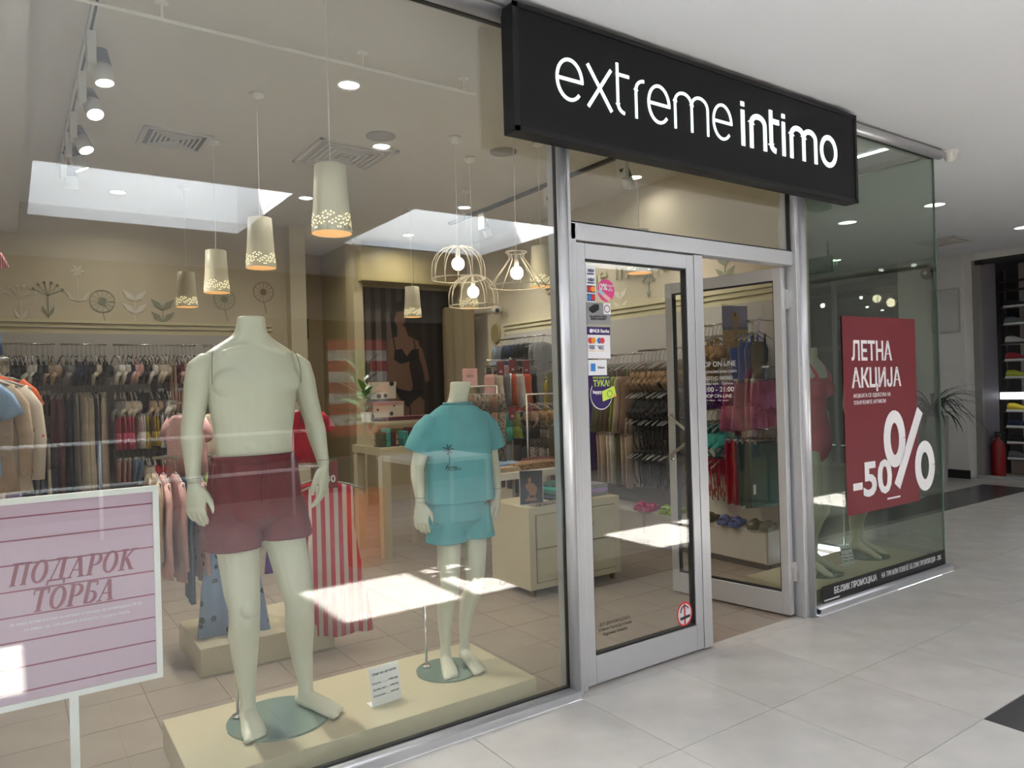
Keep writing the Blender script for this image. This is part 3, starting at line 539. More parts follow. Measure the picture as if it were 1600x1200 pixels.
# female mannequins in the right window
def female(x, y, label, m, rz, suit):
    e = empty('mannequin', (x, y, .12), rz); tag(e, label, 'mannequin')
    T = [rings([(.78, 0, 0, .07, .05), (.84, 0, .005, .15, .10), (.92, 0, .01, .163, .112), (1.0, 0, .006, .145, .10), (1.10, 0, 0, .112, .08), (1.18, 0, 0, .118, .082), (1.28, 0, 0, .138, .09), (1.36, 0, 0, .15, .088), (1.42, 0, .004, .15, .07), (1.455, 0, .006, .11, .056), (1.48, 0, .006, .06, .045), (1.51, 0, .0, .045, .044), (1.55, 0, 0, .044, .044)])]
    T += [blob(sx*.066, -.068, 1.265, .058, .055, .056) for sx in (-1, 1)]
    T.append(leg(-.08, 0, -.06, -.02, -.07, .04, .48, .16, .85, .86)); T.append(leg(.08, 0, .07, -.02, .05, .05, .48, .16, .85, .86))
    T += foot((-.07, .04, .12), (-.06, -.14), .86, .055) + foot((.05, .05, .12), (.11, -.13), .86, .055)
    voxel('body', T, .0078, MANN, e, 5)
    for sx in (-1, 1): arm(e, sx, (sx*.165, .01, 1.40), (sx*.205, .03, 1.14), (sx*.215, -.01, .92), .76, .8, .85, vs=.007)
    disc_base(e, 0, -.0, .17, .0, .14, .4)
    if suit:
        P = [rings([(.765, 0, 0, .05, .055), (.80, 0, 0, .09, .085), (.86, 0, .006, .158, .108), (.92, 0, .01, .168, .117), (1.0, 0, .006, .150, .105), (1.10, 0, 0, .117, .085), (1.18, 0, 0, .123, .087), (1.28, 0, 0, .143, .095), (1.345, 0, 0, .148, .09)], 40)] + [blob(sx*.066, -.07, 1.265, .062, .059, .060) for sx in (-1, 1)]
        P += [tubed([(sx*.085, -.095, 1.30), (sx*.095, -.085, 1.36), (sx*.1, -.03, 1.44), (sx*.098, .03, 1.44), (sx*.085, .085, 1.34)], .012, 8) for sx in (-1, 1)]
        voxel('swimsuit', P, .0065, m, e, 3)
    return e
female(1.80, .34, 'headless female mannequin in a coral pink swimsuit beside the door post', cloth('coral_swim', (.55, .05, .09)), .12, True)
female(2.50, .40, 'headless female mannequin hidden behind the red sale poster', cloth('black_swim', (.02, .02, .025)), .25, True)
# ------------------------------------------------------------ window platforms, signs, tags
pf = empty('window_platform', (-1.53, .39, 0)); tag(pf, 'low cream platform under the two headless mannequins', 'platform'); box('platform_top', -.74, .735, -.3, .31, .0, .12, CREAM, pf, bevel=.003)
pf = empty('window_platform', (2.1, .35, 0)); tag(pf, 'low cream platform in the right display window', 'platform'); box('platform_top', -.73, .78, -.25, .25, .0, .12, CREAM, pf, bevel=.003)
PK = mat('pink_sheet', (.54, .39, .49), .45); PKD = mat('plum_print', (.26, .07, .11), .5)
ps = empty('poster_stand', (-2.60, .36, 0)); tag(ps, 'white framed pink gift bag poster on a white pole stand', 'sign')
b = MB(); b.box(-.285, -.265, -.012, .012, .42, 1.13); b.box(.265, .285, -.012, .012, .42, 1.13); b.box(-.265, .265, -.012, .012, .42, .44); b.box(-.265, .265, -.012, .012, 1.11, 1.13); b.build('frame', WHITE, ps)
sheet = box('sheet', -.265, .265, -.004, .004, .44, 1.11, PK, ps)
for z in (1.066, .988, .905, .816, .730, .645, .558, .475): flat('printed_line', rect(-.263, .263, z-.0025, z+.0025), -.0055, PKD, sheet)
def serif(ch, h, y=-.007):
    """bold slanted serif capitals from thick and thin strokes"""
    T, t = .19*h, .06*h; q = []
    st_ = lambda x: ([(x, 0), (x, h)], T); sf = lambda x, z, w_=.30: ([(x-w_*h/2, z), (x+w_*h/2, z)], t)
    if ch == 'П': q = [st_(.17*h), st_(.67*h), ([(0, h), (.84*h, h)], t*1.3), sf(.17*h, 0), sf(.67*h, 0)]; wd = .84
    if ch == 'О': q = [(arc(.40*h, .5*h, .30*h, .5*h, 0, 360, 26), [T*(.45+.55*abs(cos(R(360*i/26)))) for i in range(27)])]; wd = .80
    if ch == 'Д': q = [([(.60*h, .05*h), (.60*h, h)], T), ([(.12*h, .05*h), (.36*h, .9*h), (.38*h, h)], t*1.2), ([(.2*h, h), (.75*h, h)], t*1.3), ([(0, 0), (.82*h, 0)], t*1.6), ([(0.02*h, .03*h), (-.02*h, -.2*h)], t*1.5), ([(.80*h, .03*h), (.80*h, -.2*h)], t*1.5)]; wd = .84
    if ch == 'А': q = [([(.40*h, h*1.0), (.66*h, 0)], T), ([(.38*h, h), (.08*h, 0)], t*1.2), ([(.2*h, .34*h), (.56*h, .34*h)], t), sf(.08*h, 0, .28), sf(.66*h, 0, .34)]; wd = .80
    if ch == 'Р': q = [st_(.17*h), (arc(.34*h, .72*h, .27*h, .265*h, 90, -90, 14), [t+(T-t)*sin(pi*i/14) for i in range(15)]), ([(.1*h, h-.02*h), (.36*h, h-.02*h)], t), ([(.1*h, .455*h), (.36*h, .455*h)], t), sf(.17*h, 0, .36), sf(.1*h, h, .2)]; wd = .66
    if ch == 'К': q = [st_(.17*h), ([(.2*h, .45*h), (.62*h, .97*h)], t*1.5), ([(.34*h, .55*h), (.68*h, .0)], T), sf(.17*h, 0, .34), sf(.17*h, h, .34), sf(.66*h, h, .28), sf(.70*h, 0, .28)]; wd = .80
    if ch == 'Т': q = [st_(.37*h), ([(.02*h, h), (.72*h, h)], t*1.4), ([(.03*h, h), (.02*h, .78*h)], t*1.2), ([(.71*h, h), (.70*h, .78*h)], t*1.2), sf(.37*h, 0, .36)]; wd = .72
    if ch == 'Б': q = [st_(.17*h), (arc(.34*h, .28*h, .27*h, .27*h, 90, -90, 14), [t+(T-t)*sin(pi*i/14) for i in range(15)]), ([(.1*h, .55*h), (.36*h, .55*h)], t), ([(.1*h, .01*h), (.36*h, .01*h)], t), ([(.1*h, h), (.6*h, h)], t*1.4), ([(.6*h, h), (.6*h, .8*h)], t*1.4)]; wd = .68
    return q, wd*h
def word(s, h, cx, z, width, par):
    q = []; x = 0
    for ch in s:
        l, wd = serif(ch, h); q.append((x, l)); x += wd+.10*h
    x -= .1*h; k = width/x
    for x0, l in q:
        b = MB()
        for pts, wd in l: b.add(*stroke([(cx-width/2+(x0+p)*k+.22*(zz-h/2), z-h/2+zz) for p, zz in pts], [w_*k for w_ in wd] if isinstance(wd, list) else wd*k, -.0055, .0012))
        b.build('letter', PKD, par)
word('ПОДАРОК', .072, 0.015, .872, .375, sheet); word('ТОРБА', .072, .01, .774, .25, sheet)
txt('За секој купен костим за капење и пешкир од колекцијата ПР 25', .0145, WT, sheet, (0.02, -.006, .705), width=.40); txt('во износ од 1200 денари добивате подарок торба', .0145, WT, sheet, (0.02, -.006, .682), width=.32)
box('pole', -.014, .014, -.008, .008, .0, .42, WHITE, ps); box('foot_plate', -.14, .14, -.12, .12, 0, .006, WHITE, ps)
def pricetag(x, y, z, rz, w_, h_, label):
    e = empty('price_card', (x, y, z), rz); tag(e, label, 'sign'); t = R(12)
    c = MB(); c.add([(-w_/2, 0, 0), (w_/2, 0, 0), (w_/2, .03, h_), (-w_/2, .03, h_), (-w_/2, .002, 0), (w_/2, .002, 0), (w_/2, .032, h_), (-w_/2, .032, h_)], bxd(0,1,0,1,0,1)[1]); c.build('card', WHITE, e)
    c = MB(); c.box(-w_/2, w_/2, .0, .055, 0, .002); c.build('card_foot', WHITE, e); a = math.atan2(.03, h_)
    for k, (s_, ww) in enumerate((('Цени на артикли', .8), ('Блуза ........ 1499,00', .85), ('Долен дел ..... 1099,00', .85), ('Шорцеви ...... 1099,00', .85))):
        zz = h_*(.82-.16*k-(.08 if k else 0)); txt(s_, .016 if k == 0 else .011, DKGREY, e, (0, zz/h_*.03-.0012, zz), (pi/2-a, 0, 0), width=w_*ww)
pricetag(-1.455, .27, .12, .1, .145, .155, 'white price card standing between the two mannequins'); pricetag(2.13, .30, .12, -.15, .115, .14, 'small price card standing in the right display window')
#@@LAMPS
# ------------------------------------------------------------ lamps and ceiling fittings
SHADE = mat('cream_shade', (.66, .60, .44), .45)
def shade(x, y, z0, label):
    e = empty('pendant_lamp', (x, y, z0)); tag(e, label, 'lamp', 'perforated cone pendant lamps')
    v, f = latd([(.070, .315), (.072, .314), (.078, .20), (.084, .10), (.092, .0)], 36); mesh('lamp_shade', v, f, SHADE, e, True)
    v, f = latd([(.0, .312), (.068, .312), (.076, .2), (.082, .1), (.0895, .001)], 36); mesh('shade_lining', v, f, WARM, e, True)
    b = MB()
    for k in range(46):
        a = 2*pi*k/46; 
        for q in range(4):
            if (k*7+q*5) % 3 == 0: continue
            zz = .028+.016*q+.012*sin(a*5)+.004*((k*3) % 3); rr = .0925-.083*zz*.95+.0005
            aa = a+.03*q; c_ = Vector((rr*cos(aa), rr*sin(aa), zz)); t = Vector((-sin(aa), cos(aa), 0)); u = Vector((0, 0, 1)); n_ = Vector((cos(aa), sin(aa), 0))*.0006
            b.add([c_+n_+t*.0032*cos(i*pi/3)+u*.0032*sin(i*pi/3) for i in range(6)], [(0, 1, 2, 3, 4, 5)])
    b.build('light_holes', emi('hole_glow', (1, .85, .5), 3), e)
    mesh('cord', *tubed([(0, 0, .315), (0, 0, CH-z0-.03)], .0028, 6), WHITEPL, e); mesh('ceiling_rose', *latd([(.0, -.035), (.012, -.035), (.018, -.022), (.042, -.018), (.045, 0), (0, 0)], 20), WHITEPL, e, True, loc=(0, 0, CH-z0)) 
    mesh('bulb', *blob(0, 0, .12, .026, .026, .032, 6), SBULB, e, True)
    area(x, y, z0-.01, .12, 3, (1, .75, .45)); return e
for x, y, z, l in ((-1.52, .60, 2.19, 'nearest and largest cone pendant lamp, first in the left row'), (-1.44, 2.03, 2.25, 'second nearest cone pendant lamp in the left row'), (-1.47, 3.08, 2.22, 'third cone pendant lamp in the left row'), (-1.42, 4.45, 2.26, 'farthest cone pendant lamp in the left row near the back wall'),
    (.71, 4.18, 2.21, 'cone pendant lamp hanging before the large photo of a woman'), (.67, 1.9, 2.23, 'cone pendant lamp just left of the door post'), (1.08, 1.24, 2.27, 'cone pendant lamp seen through the top of the closed door'), (.88, 3.34, 2.22, 'cone pendant lamp behind the lower wire cage lamp')): shade(x, y, z, l)
WIRE = mat('cream_wire', (.78, .70, .58), .4)
def cage(x, y, z, kind, label):
    e = empty('wire_lamp', (x, y, z)); tag(e, label, 'lamp', 'wire cage pendant lamps')
    rb = .20 if kind != 2 else .21
    mesh('wire_ring', *tubed([(rb*cos(2*pi*k/36), rb*sin(2*pi*k/36), 0) for k in range(37)], .0045, 6, False), WIRE, e, True)
    for k in range(12 if kind != 2 else 8):
        a = 2*pi*k/(12 if kind != 2 else 8)
        prof = [(.2, 0), (.2, .08), (.19, .135), (.165, .185), (.12, .225), (.06, .245), (.015, .245)] if kind != 2 else [(.21, 0), (.15, .08), (.085, .165), (.055, .205), (.06, .235), (.075, .25)]
        if kind == 1: prof = [(.2, 0), (.2, .09), (.185, .15), (.15, .2), (.10, .235), (.05, .25), (.015, .25)]
        mesh('wire_rib', *tubed([(r*cos(a), r*sin(a), h) for r, h in prof], .0036, 6), WIRE, e, True)
    if kind == 2: mesh('wire_ring', *tubed([(.077*cos(2*pi*k/24), .077*sin(2*pi*k/24), .252) for k in range(25)], .0045, 6, False), WIRE, e, True)
    mesh('bulb', *blob(0, 0, .115 if kind != 2 else .10, .048, .048, .05, 8), BULB, e, True)
    mesh('lamp_holder', *tubed([(0, 0, .15), (0, 0, .23)], .017, 10), WHITEPL, e, True); mesh('cord', *tubed([(0, 0, .23), (0, 0, CH-z-.03)], .0035, 6), WHITEPL, e)
    mesh('ceiling_rose', *latd([(0, -.05), (.03, -.045), (.048, -.02), (.05, 0), (0, 0)], 18), WHITEPL, e, True, loc=(0, 0, CH-z))
    area(x, y, z-.02, .2, 4, (1, .82, .6))
cage(.04, 2.10, 2.28, 0, 'round wire cage lamp, upper left of the three wire lamps'); cage(.39, 2.46, 2.13, 1, 'round wire cage lamp, lowest of the three wire lamps'); cage(.345, 1.77, 2.20, 2, 'cone shaped wire lamp with flared top, rightmost of the wire lamps')
def dl(x, y, z, r, label, m=LED, e_=22, col=(1, .94, .84), grp='round ceiling downlights'):
    e = empty('downlight', (x, y, z)); tag(e, label, 'lamp', grp)
    mesh('trim_ring', *latd([(r*1.22, 0), (r*1.22, -.006), (r*1.02, -.009), (r, -.002)], 28), WHITEPL, e, True); mesh('lens', *latd([(0, -.004), (r, -.004)], 28), m, e)
    if e_: area(x, y, z-.015, r*2, e_, col)
DL = [(-.35, 2.55), (-.35, 4.3), (.33, 5.6), (1.3, 5.4), (2.0, 2.2), (1.2, 3.9), (-1.9, 4.9), (-1.0, 1.6), (1.2, .7)]  # downlights after the right wall one are added to light the interior
for i, ((x, y), l) in enumerate(zip(DL, ('downlight beside the ceiling vent near the nearest cone lamp', 'downlight beyond the skylight reflection, centre of the ceiling', 'farthest downlight before the recess', 'downlight in front of the ochre cupboards', 'downlight above the right wall seen through the door transom', 'added downlight between the two lamp rows', 'added downlight near the back wall on the left', 'added downlight over the centre aisle', 'added downlight over the door'))): dl(x, y, CH, .062, l, LED, 8 if i in (4, 8) else 22)
def vent(x, y, z, w_, h_, label, dark=True):
    e = empty('ceiling_vent', (x, y, z)); tag(e, label, 'vent'); b = MB()
    b.box(-w_/2, w_/2, -h_/2, -h_/2+.035, -.012, 0); b.box(-w_/2, w_/2, h_/2-.035, h_/2, -.012, 0); b.box(-w_/2, -w_/2+.035, -h_/2, h_/2, -.012, 0); b.box(w_/2-.035, w_/2, -h_/2, h_/2, -.012, 0); b.build('vent_frame', CEIL, e)
    box('vent_backing', -w_/2+.03, w_/2-.03, -h_/2+.03, h_/2-.03, -.002, -.001, mat('vent_dark', (.10, .09, .08), .8) if dark else mat('vent_pale', (.42, .40, .36), .8), e)
    for k in range(1, 6):
        q = 1-k/6; b = MB(); a, c_ = (w_/2-.035)*q, (h_/2-.035)*q
        for x0, x1, y0, y1 in ((-a, a, -c_, -c_+.012), (-a, a, c_-.012, c_), (-a, -a+.012, -c_, c_), (a-.012, a, -c_, c_)): b.box(x0, x1, y0, y1, -.014, -.004)
        b.build('vent_slat', CEIL, e)
vent(-1.72, 3.17, CH, .46, .44, 'square slatted ceiling vent left of the cone lamp row'); vent(-.50, 2.92, CH, .64, .66, 'large square slatted ceiling vent behind the nearest cone lamp', False)
for x, y, l in ((-.45, 2.35, 'flat round grey ceiling speaker before the large vent'), (.55, 2.2, 'flat round grey ceiling speaker above the wire lamps')):
    e = empty('ceiling_speaker', (x, y, CH)); tag(e, l, 'speaker'); mesh('speaker_grille', *latd([(.11, 0), (.108, -.008), (0, -.01)], 28), mat('grille_grey', (.30, .28, .25)), e, True)
WL = mat('spot_white', (.6, .59, .56), .4); BK = mat('spot_black', (.05, .05, .05), .4)
def spot(x, y, z, tx, ty, label, on=True, e_=30, grp='track spotlights'):
    e = empty('track_spotlight', (x, y, z)); tag(e, label, 'lamp', grp)
    box('driver_box', -.02, .02, -.055, .055, -.2, -.03, WL, e, bevel=.003)
    d = Vector((tx, ty, -1)).normalized(); p = Vector((.05, 0, -.20)); q = d
    mesh('heat_sink', *tubed([p-q*.10, p-q*.02], [.040, .046], 18), BK, e, True); mesh('lamp_head', *tubed([p-q*.02, p+q*.07], [.046, .05], 20), WL, e, True)
    mesh('lens', *tubed([p+q*.0705, p+q*.0712], [.042, .042], 20), LED if on else WHITEPL, e)
    if on:
        l = area(x+.055+d.x*.09, y+d.y*.09, z-.2+d.z*.09, .08, e_, (1, .95, .86), spread=90); l.rotation_euler = d.to_track_quat('-Z', 'Y').to_euler()
tk = empty('lighting_track', (-2.385, 2.6, CH)); tag(tk, 'ceiling lighting track above the left side of the window', 'lamp'); box('rail', -.018, .018, -1.6, 1.6, -.032, 0, WL, tk); box('slot', -.006, .006, -1.6, 1.6, -.034, -.03, BK, tk)
for (y, tx, ty), l in zip(((1.60, .12, -.12), (2.15, .2, -.55), (2.85, .35, -.35), (3.3, .5, .1), (3.85, .05, .1)), ('nearest spotlight on the left ceiling track', 'second spotlight on the left ceiling track', 'third spotlight on the left ceiling track', 'fourth spotlight on the left ceiling track seen in the skylight reflection', 'farthest spotlight on the left ceiling track')): spot(-2.385, y, CH-.01, tx, ty, l, y < 3.5)
tk = empty('lighting_track', (1.42, 3.1, CH)); tag(tk, 'ceiling lighting track along the right side of the shop', 'lamp'); box('rail', -.018, .018, -1.7, 1.5, -.032, 0, BK, tk)
for (y, tx, ty), l in zip(((1.75, .5, .1), (2.75, .6, .4), (3.9, .6, .2)), ('spotlight just under the sign seen through the transom', 'middle spotlight on the right ceiling track', 'farthest spotlight on the right ceiling track')): spot(1.42, y, CH-.01, tx, ty, l, True, 10)
rd = empty('hanging_rod', (-1.8, 1.0, 3.19)); tag(rd, 'thin white rod under the window ceiling strip', 'rod'); mesh('rod', *tubed([(-1.4, 0, 0), (1.34, 0, 0)], .009, 8), WHITEPL, rd)
for x in (-.35, .63, 1.26): box('bracket', x-.006, x+.006, -.006, .006, 0, .08, WHITEPL, rd); mesh('bracket_plate', *tubed([(x, 0, .076), (x, 0, .08)], .03, 14), WHITEPL, rd)
cv = empty('security_camera', (2.3, 4.9, 2.42)); tag(cv, 'white ball security camera on the right wall above the moulding end', 'camera'); mesh('mount', *tubed([(0, 0, 0), (-.05, 0, 0)], .04, 14), WHITEPL, cv, True); mesh('camera_body', *blob(-.09, -.03, -.01, .06, .07, .055, 8), WHITEPL, cv, True); mesh('camera_lens', *tubed([(-.115, -.08, -.02), (-.125, -.105, -.025)], .025, 12), BK, cv, True)
#@@CLOTHES
# ------------------------------------------------------------ hanging clothes
GEO = {}
def gloft(rows, n=14, th=.014, fold=.010, fq=5, ph=0):
    """closed cloth loft; rows (z, half width, x centre)"""
    v = []; f = []
    for i, (z, hw, cx) in enumerate(rows):
        d = i/max(1, len(rows)-1)
        for k in range(n):
            a = 2*pi*k/n; u = cos(a)
            v.append((cx+hw*u, th*sin(a)+fold*d*sin(fq*u+ph)+fold*.5*d*sin(2.3*fq*u+1+ph), z+.006*d*sin(3*u+ph)))
    for i in range(len(rows)-1):
        for k in range(n): f.append((i*n+k, i*n+(k+1) % n, (i+1)*n+(k+1) % n, (i+1)*n+k))
    f.append(tuple(range(n-1, -1, -1))); f.append(tuple((len(rows)-1)*n+k for k in range(n))); return v, f
def geo(kind, var=0):
    key = (kind, var)
    if key in GEO: return GEO[key]
    r_ = random.Random(hash(kind) % 1 + var*13+len(kind)); b = MB(); s = 1+.12*(r_.random()-.5); p = r_.random()*6; z = -.085
    if kind == 'tee':
        b.add(*gloft([(z, .06*s, 0), (z-.03, .13*s, 0), (z-.07, .165*s, 0), (z-.18, .165*s, 0), (z-.36*s, .16*s, 0), (z-.5*s, .175*s, 0)], 16, ph=p))
        for q in (-1, 1): b.tube([(q*.13*s, 0, z-.05), (q*.19*s, 0, z-.11), (q*.225*s, .01, z-.2)], [(.045, .016), (.05, .016), (.055, .018)], 8)
    elif kind == 'longtop':
        b.add(*gloft([(z, .06*s, 0), (z-.03, .13*s, 0), (z-.07, .165*s, 0), (z-.18, .16*s, 0), (z-.36*s, .155*s, 0), (z-.55*s, .18*s, 0)], 16, ph=p))
        for q in (-1, 1): b.tube([(q*.13*s, 0, z-.05), (q*.185*s, 0, z-.14), (q*.205*s, .01, z-.3), (q*.20*s, .0, z-.5)], [(.04, .016), (.042, .016), (.036, .016), (.028, .014)], 8)
    elif kind == 'dress': b.add(*gloft([(z, .03, 0), (z-.03, .12*s, 0), (z-.10, .125*s, 0), (z-.25, .12*s, 0), (z-.5, .16*s, 0), (z-.85*s, .205*s, .01)], 20, .016, .018, 7, p))
    elif kind == 'slip':
        b.add(*gloft([(z-.10, .09*s, 0), (z-.15, .12*s, 0), (z-.25, .115*s, 0), (z-.4, .13*s, 0), (z-.58*s, .155*s, 0)], 18, .012, .012, 6, p))
        for q in (-1, 1): b.tube([(q*.09*s, 0, z-.02), (q*.085*s, 0, z-.12)], .004, 5)
    elif kind == 'robe': b.add(*gloft([(z, .05, 0), (z-.03, .13*s, 0), (z-.12, .15*s, 0), (z-.4, .13*s, 0), (z-.7, .14*s, 0), (z-1.05*s, .15*s, .01)], 18, .022, .016, 6, p))
    elif kind == 'trousers':
        b.add(*gloft([(z, .15*s, 0), (z-.08, .155*s, 0), (z-.22, .16*s, 0)], 14, .016, .006, 5, p))
        for q in (-1, 1): b.add(*gloft([(z-.20, .082*s, q*.078*s), (z-.45, .068*s, q*.08*s), (z-.82*s, .06*s, q*.085*s)], 12, .016, .010, 4, p))
    elif kind == 'shorts':
        b.add(*gloft([(z, .14*s, 0), (z-.05, .15*s, 0), (z-.19, .165*s, 0)], 14, .016, .006, 6, p))
        for q in (-1, 1): b.add(*gloft([(z-.17, .084*s, q*.082*s), (z-.33*s, .092*s, q*.09*s)], 12, .018, .012, 4, p))
    elif kind == 'briefs': b.add(*gloft([(z, .13*s, 0), (z-.04, .135*s, 0), (z-.09, .115*s, 0), (z-.14, .07*s, 0), (z-.18, .035, 0)], 14, .012, .006, 6, p))
    elif kind in ('bra', 'bikini_top'):
        for q in (-1, 1):
            b.add(*blob(q*.068*s, -.02, z-.115, .062*s, .038, .056, 5)); b.tube([(q*.10*s, 0, z-.0), (q*.09*s, -.012, z-.07)], .005, 4); b.tube([(q*.12*s, -.01, z-.13), (q*.15*s, .015, z-.16), (q*.08*s, .02, z-.22)], [(.006, .018), (.005, .016), (.005, .012)], 5)
        b.tube([(-.05, -.02, z-.15), (0, -.025, z-.15), (.05, -.02, z-.15)], [(.012, .008)]*3, 5)
    elif kind == 'swimsuit':
        b.add(*gloft([(z-.06, .08*s, 0), (z-.12, .12*s, 0), (z-.25, .10*s, 0), (z-.38, .12*s, 0), (z-.46, .07*s, 0), (z-.52, .03, 0)], 16, .014, .010, 5, p))
        for q in (-1, 1): b.tube([(q*.075*s, 0, z), (q*.075*s, 0, z-.1)], .008, 5)
    elif kind == 'strappy':
        for q in range(5): a = -.09+.045*q; b.tube([(a, 0, z), (a+.01*sin(q*2+p), .01, z-.12), (a+.015*cos(q+p), 0, z-.2), (a*.6, .01, z-.27-.03*(q % 2))], .006, 4)
        b.add(*gloft([(z, .11*s, 0), (z-.06, .11*s, 0), (z-.10, .05, 0)], 10, .012, .005, 5, p))
    elif kind == 'towel': b.add(*gloft([(z, .155, 0), (z-.02, .17, 0), (z-.2, .17, 0), (z-.42, .172, .004), (z-.46, .172, .004)], 22, .012, .008, 6, p))
    o = mesh('geo', b.v, b.f, WHITE, None, True); GEO[key] = o.data; bpy.data.objects.remove(o); return GEO[key]
hb = MB(); hb.tube([(.0, 0, -.075), (0, 0, -.035), (.012, 0, -.02), (.020, 0, -.003), (.014, 0, .012), (0, 0, .018), (-.014, 0, .012)], .0022, 5)
hb.tube([(-.185, 0, -.135), (-.1, 0, -.10), (0, 0, -.075), (.1, 0, -.10), (.185, 0, -.135)], .0055, 6); _h = hb.build('geo', HANG, None, True); HANGER = _h.data; bpy.data.objects.remove(_h)
hb = MB(); hb.tube([(.0, 0, -.075), (0, 0, -.035), (.012, 0, -.02), (.020, 0, -.003), (.014, 0, .012), (0, 0, .018), (-.014, 0, .012)], .0022, 5); hb.tube([(-.15, 0, -.078), (.15, 0, -.078)], .005, 6)
for q in (-1, 1): hb.box(q*.12-.012, q*.12+.012, -.012, .012, -.10, -.068)
_h = hb.build('geo', HANG, None, True); CLIP = _h.data; bpy.data.objects.remove(_h)
KN = dict(tee='T-shirt', longtop='long sleeved top', dress='dress', slip='slip dress', robe='long robe', trousers='trousers', shorts='shorts', briefs='briefs', bra='bra', bikini_top='bikini top', swimsuit='swimsuit', strappy='strappy top', towel='towel')
def garment(kind, var, m, loc, rz, label, group=None, sc=1):
    o = bpy.data.objects.new(kind if kind != 'tee' else 't_shirt', geo(kind, var)); COL.objects.link(o)
    o.material_slots[0].link = 'OBJECT'; o.material_slots[0].material = m; o.location = loc; o.rotation_euler = (0, 0, rz); o.scale = (sc, sc, sc)
    h = link(bpy.data.objects.new('hanger', CLIP if kind in ('trousers', 'shorts', 'briefs', 'towel') else HANGER), o)
    tag(o, label, 'underwear' if kind in ('bra', 'briefs') else 'clothing', group); return o
C = {n: cloth(n.replace(' ', '_')+'_cloth', c) for n, c in {'black': (.012, .012, .014), 'white': (.66, .64, .62), 'beige': (.42, .31, .22), 'cream': (.55, .49, .40), 'navy': (.015, .025, .06), 'brown': (.20, .12, .075), 'maroon': (.10, .02, .03), 'pink': (.55, .08, .16), 'pale pink': (.58, .33, .32), 'yellow': (.45, .33, .03), 'blue': (.03, .10, .36), 'teal': (.04, .33, .28), 'red': (.42, .012, .03), 'purple': (.12, .05, .33), 'rose': (.42, .09, .19), 'lime': (.30, .40, .05), 'grey': (.20, .20, .21), 'olive': (.10, .10, .05), 'denim': (.05, .10, .19), 'bottle green': (.012, .075, .07), 'light blue': (.24, .36, .55), 'bronze': (.30, .17, .08), 'orange': (.6, .10, .03), 'lilac': (.33, .24, .5), 'dusty pink': (.42, .24, .23)}.items()}
C['leopard print'] = spots('leopard_cloth', (.28, .17, .09), (.03, .018, .012), 55, .32); C['red and white striped'] = stripes('red_white_cloth', (.52, .02, .06), (.66, .55, .5), 6.5, 'X'); C['floral'] = spots('floral_cloth', (.56, .48, .38), (.55, .05, .12), 11, .22)
C['whale print blue'] = spots('whale_cloth', (.22, .32, .52), (.05, .08, .12), 13, .25); C['dinosaur print pink'] = spots('dino_cloth', (.42, .24, .25), (.12, .10, .13), 16, .25); C['black and white striped'] = stripes('bw_cloth', (.02, .02, .02), (.5, .45, .4), 9, 'Z'); C['pink striped'] = stripes('pinkstripe_cloth', (.5, .08, .12), (.6, .45, .42), 22, 'X')
C['snake print'] = spots('snake_cloth', (.22, .18, .15), (.05, .04, .04), 40, .4)
RAILM = mat('rail_metal', (.5, .49, .47), .25, 1)
def rail(desc, p0, p1, items, along='x', jit=.16, sc=1, brk=True, first=None, rzb=None, end='left'):
    """wall rail with its garments; items (kind, colour, count)"""
    e = empty('wall_rail', p0); tag(e, 'thin metal clothes rail: the '+desc, 'rail'); d = Vector(p1)-Vector(p0); L = d.length
    mesh('rail_tube', *tubed([(0, 0, 0), d], .008, 8), RAILM, e, True)
    if brk:
        for q in (.12, .88):
            p = d*q; w_ = (0, .3, 0) if along == 'x' else (.17, 0, 0); mesh('rail_bracket', *tubed([p, p+Vector(w_)], .006, 6), RAILM, e)
    lst = [(k, c) for k, c, n in items for _ in range(n)]; N = len(lst)
    for i, (k, c) in enumerate(lst):
        t = (i+.5)/N; p = Vector(p0)+d*t; rz = (pi/2 if along == 'x' else 0)+(rnd.random()-.5)*2*jit
        if rzb is not None: rz = rzb+(rnd.random()-.5)*2*jit
        lab = '%s %s on the %s, %s from %s' % (c, KN[k], desc, ORD[i], 'left' if along == 'x' else 'window end')
        garment(k, rnd.randrange(3), C[c], (p.x, p.y, p.z-.009), rz, lab, 'clothes on the '+desc, sc*(1.22 if k == 'bra' else 1.1))
YB = 5.32
rail('far left top back rail', (-2.84, YB, 1.97), (-2.40, YB, 1.97), [('bra', 'cream', 2), ('bra', 'black', 3), ('bra', 'white', 2), ('bra', 'black', 2), ('bra', 'beige', 2)], brk=False)
rail('middle top back rail', (-2.36, YB, 1.97), (-1.98, YB, 1.97), [('bra', 'grey', 2), ('bra', 'navy', 3), ('bra', 'black', 2), ('bra', 'cream', 1), ('bra', 'black', 2)])
rail('right top back rail', (-1.93, YB, 1.97), (-1.18, YB, 1.97), [('bra', 'white', 3), ('bra', 'navy', 1), ('bra', 'pale pink', 2), ('bra', 'black', 2), ('bra', 'white', 1), ('slip', 'black', 1), ('bra', 'cream', 2), ('briefs', 'white', 1), ('slip', 'beige', 2), ('bra', 'maroon', 1), ('bra', 'pale pink', 1), ('bra', 'white', 3)])
rail('far left second back rail', (-2.80, YB, 1.62), (-2.44, YB, 1.62), [('briefs', 'black', 3), ('briefs', 'grey', 2), ('shorts', 'black', 2), ('briefs', 'white', 1), ('briefs', 'black', 2)], brk=False)
rail('back wall robe rail', (-2.42, YB, 1.62), (-2.0, YB, 1.62), [('robe', 'maroon', 3), ('robe', 'navy', 2), ('robe', 'grey', 1), ('robe', 'cream', 3), ('robe', 'navy', 2), ('robe', 'beige', 1), ('robe', 'cream', 1)], jit=.3)
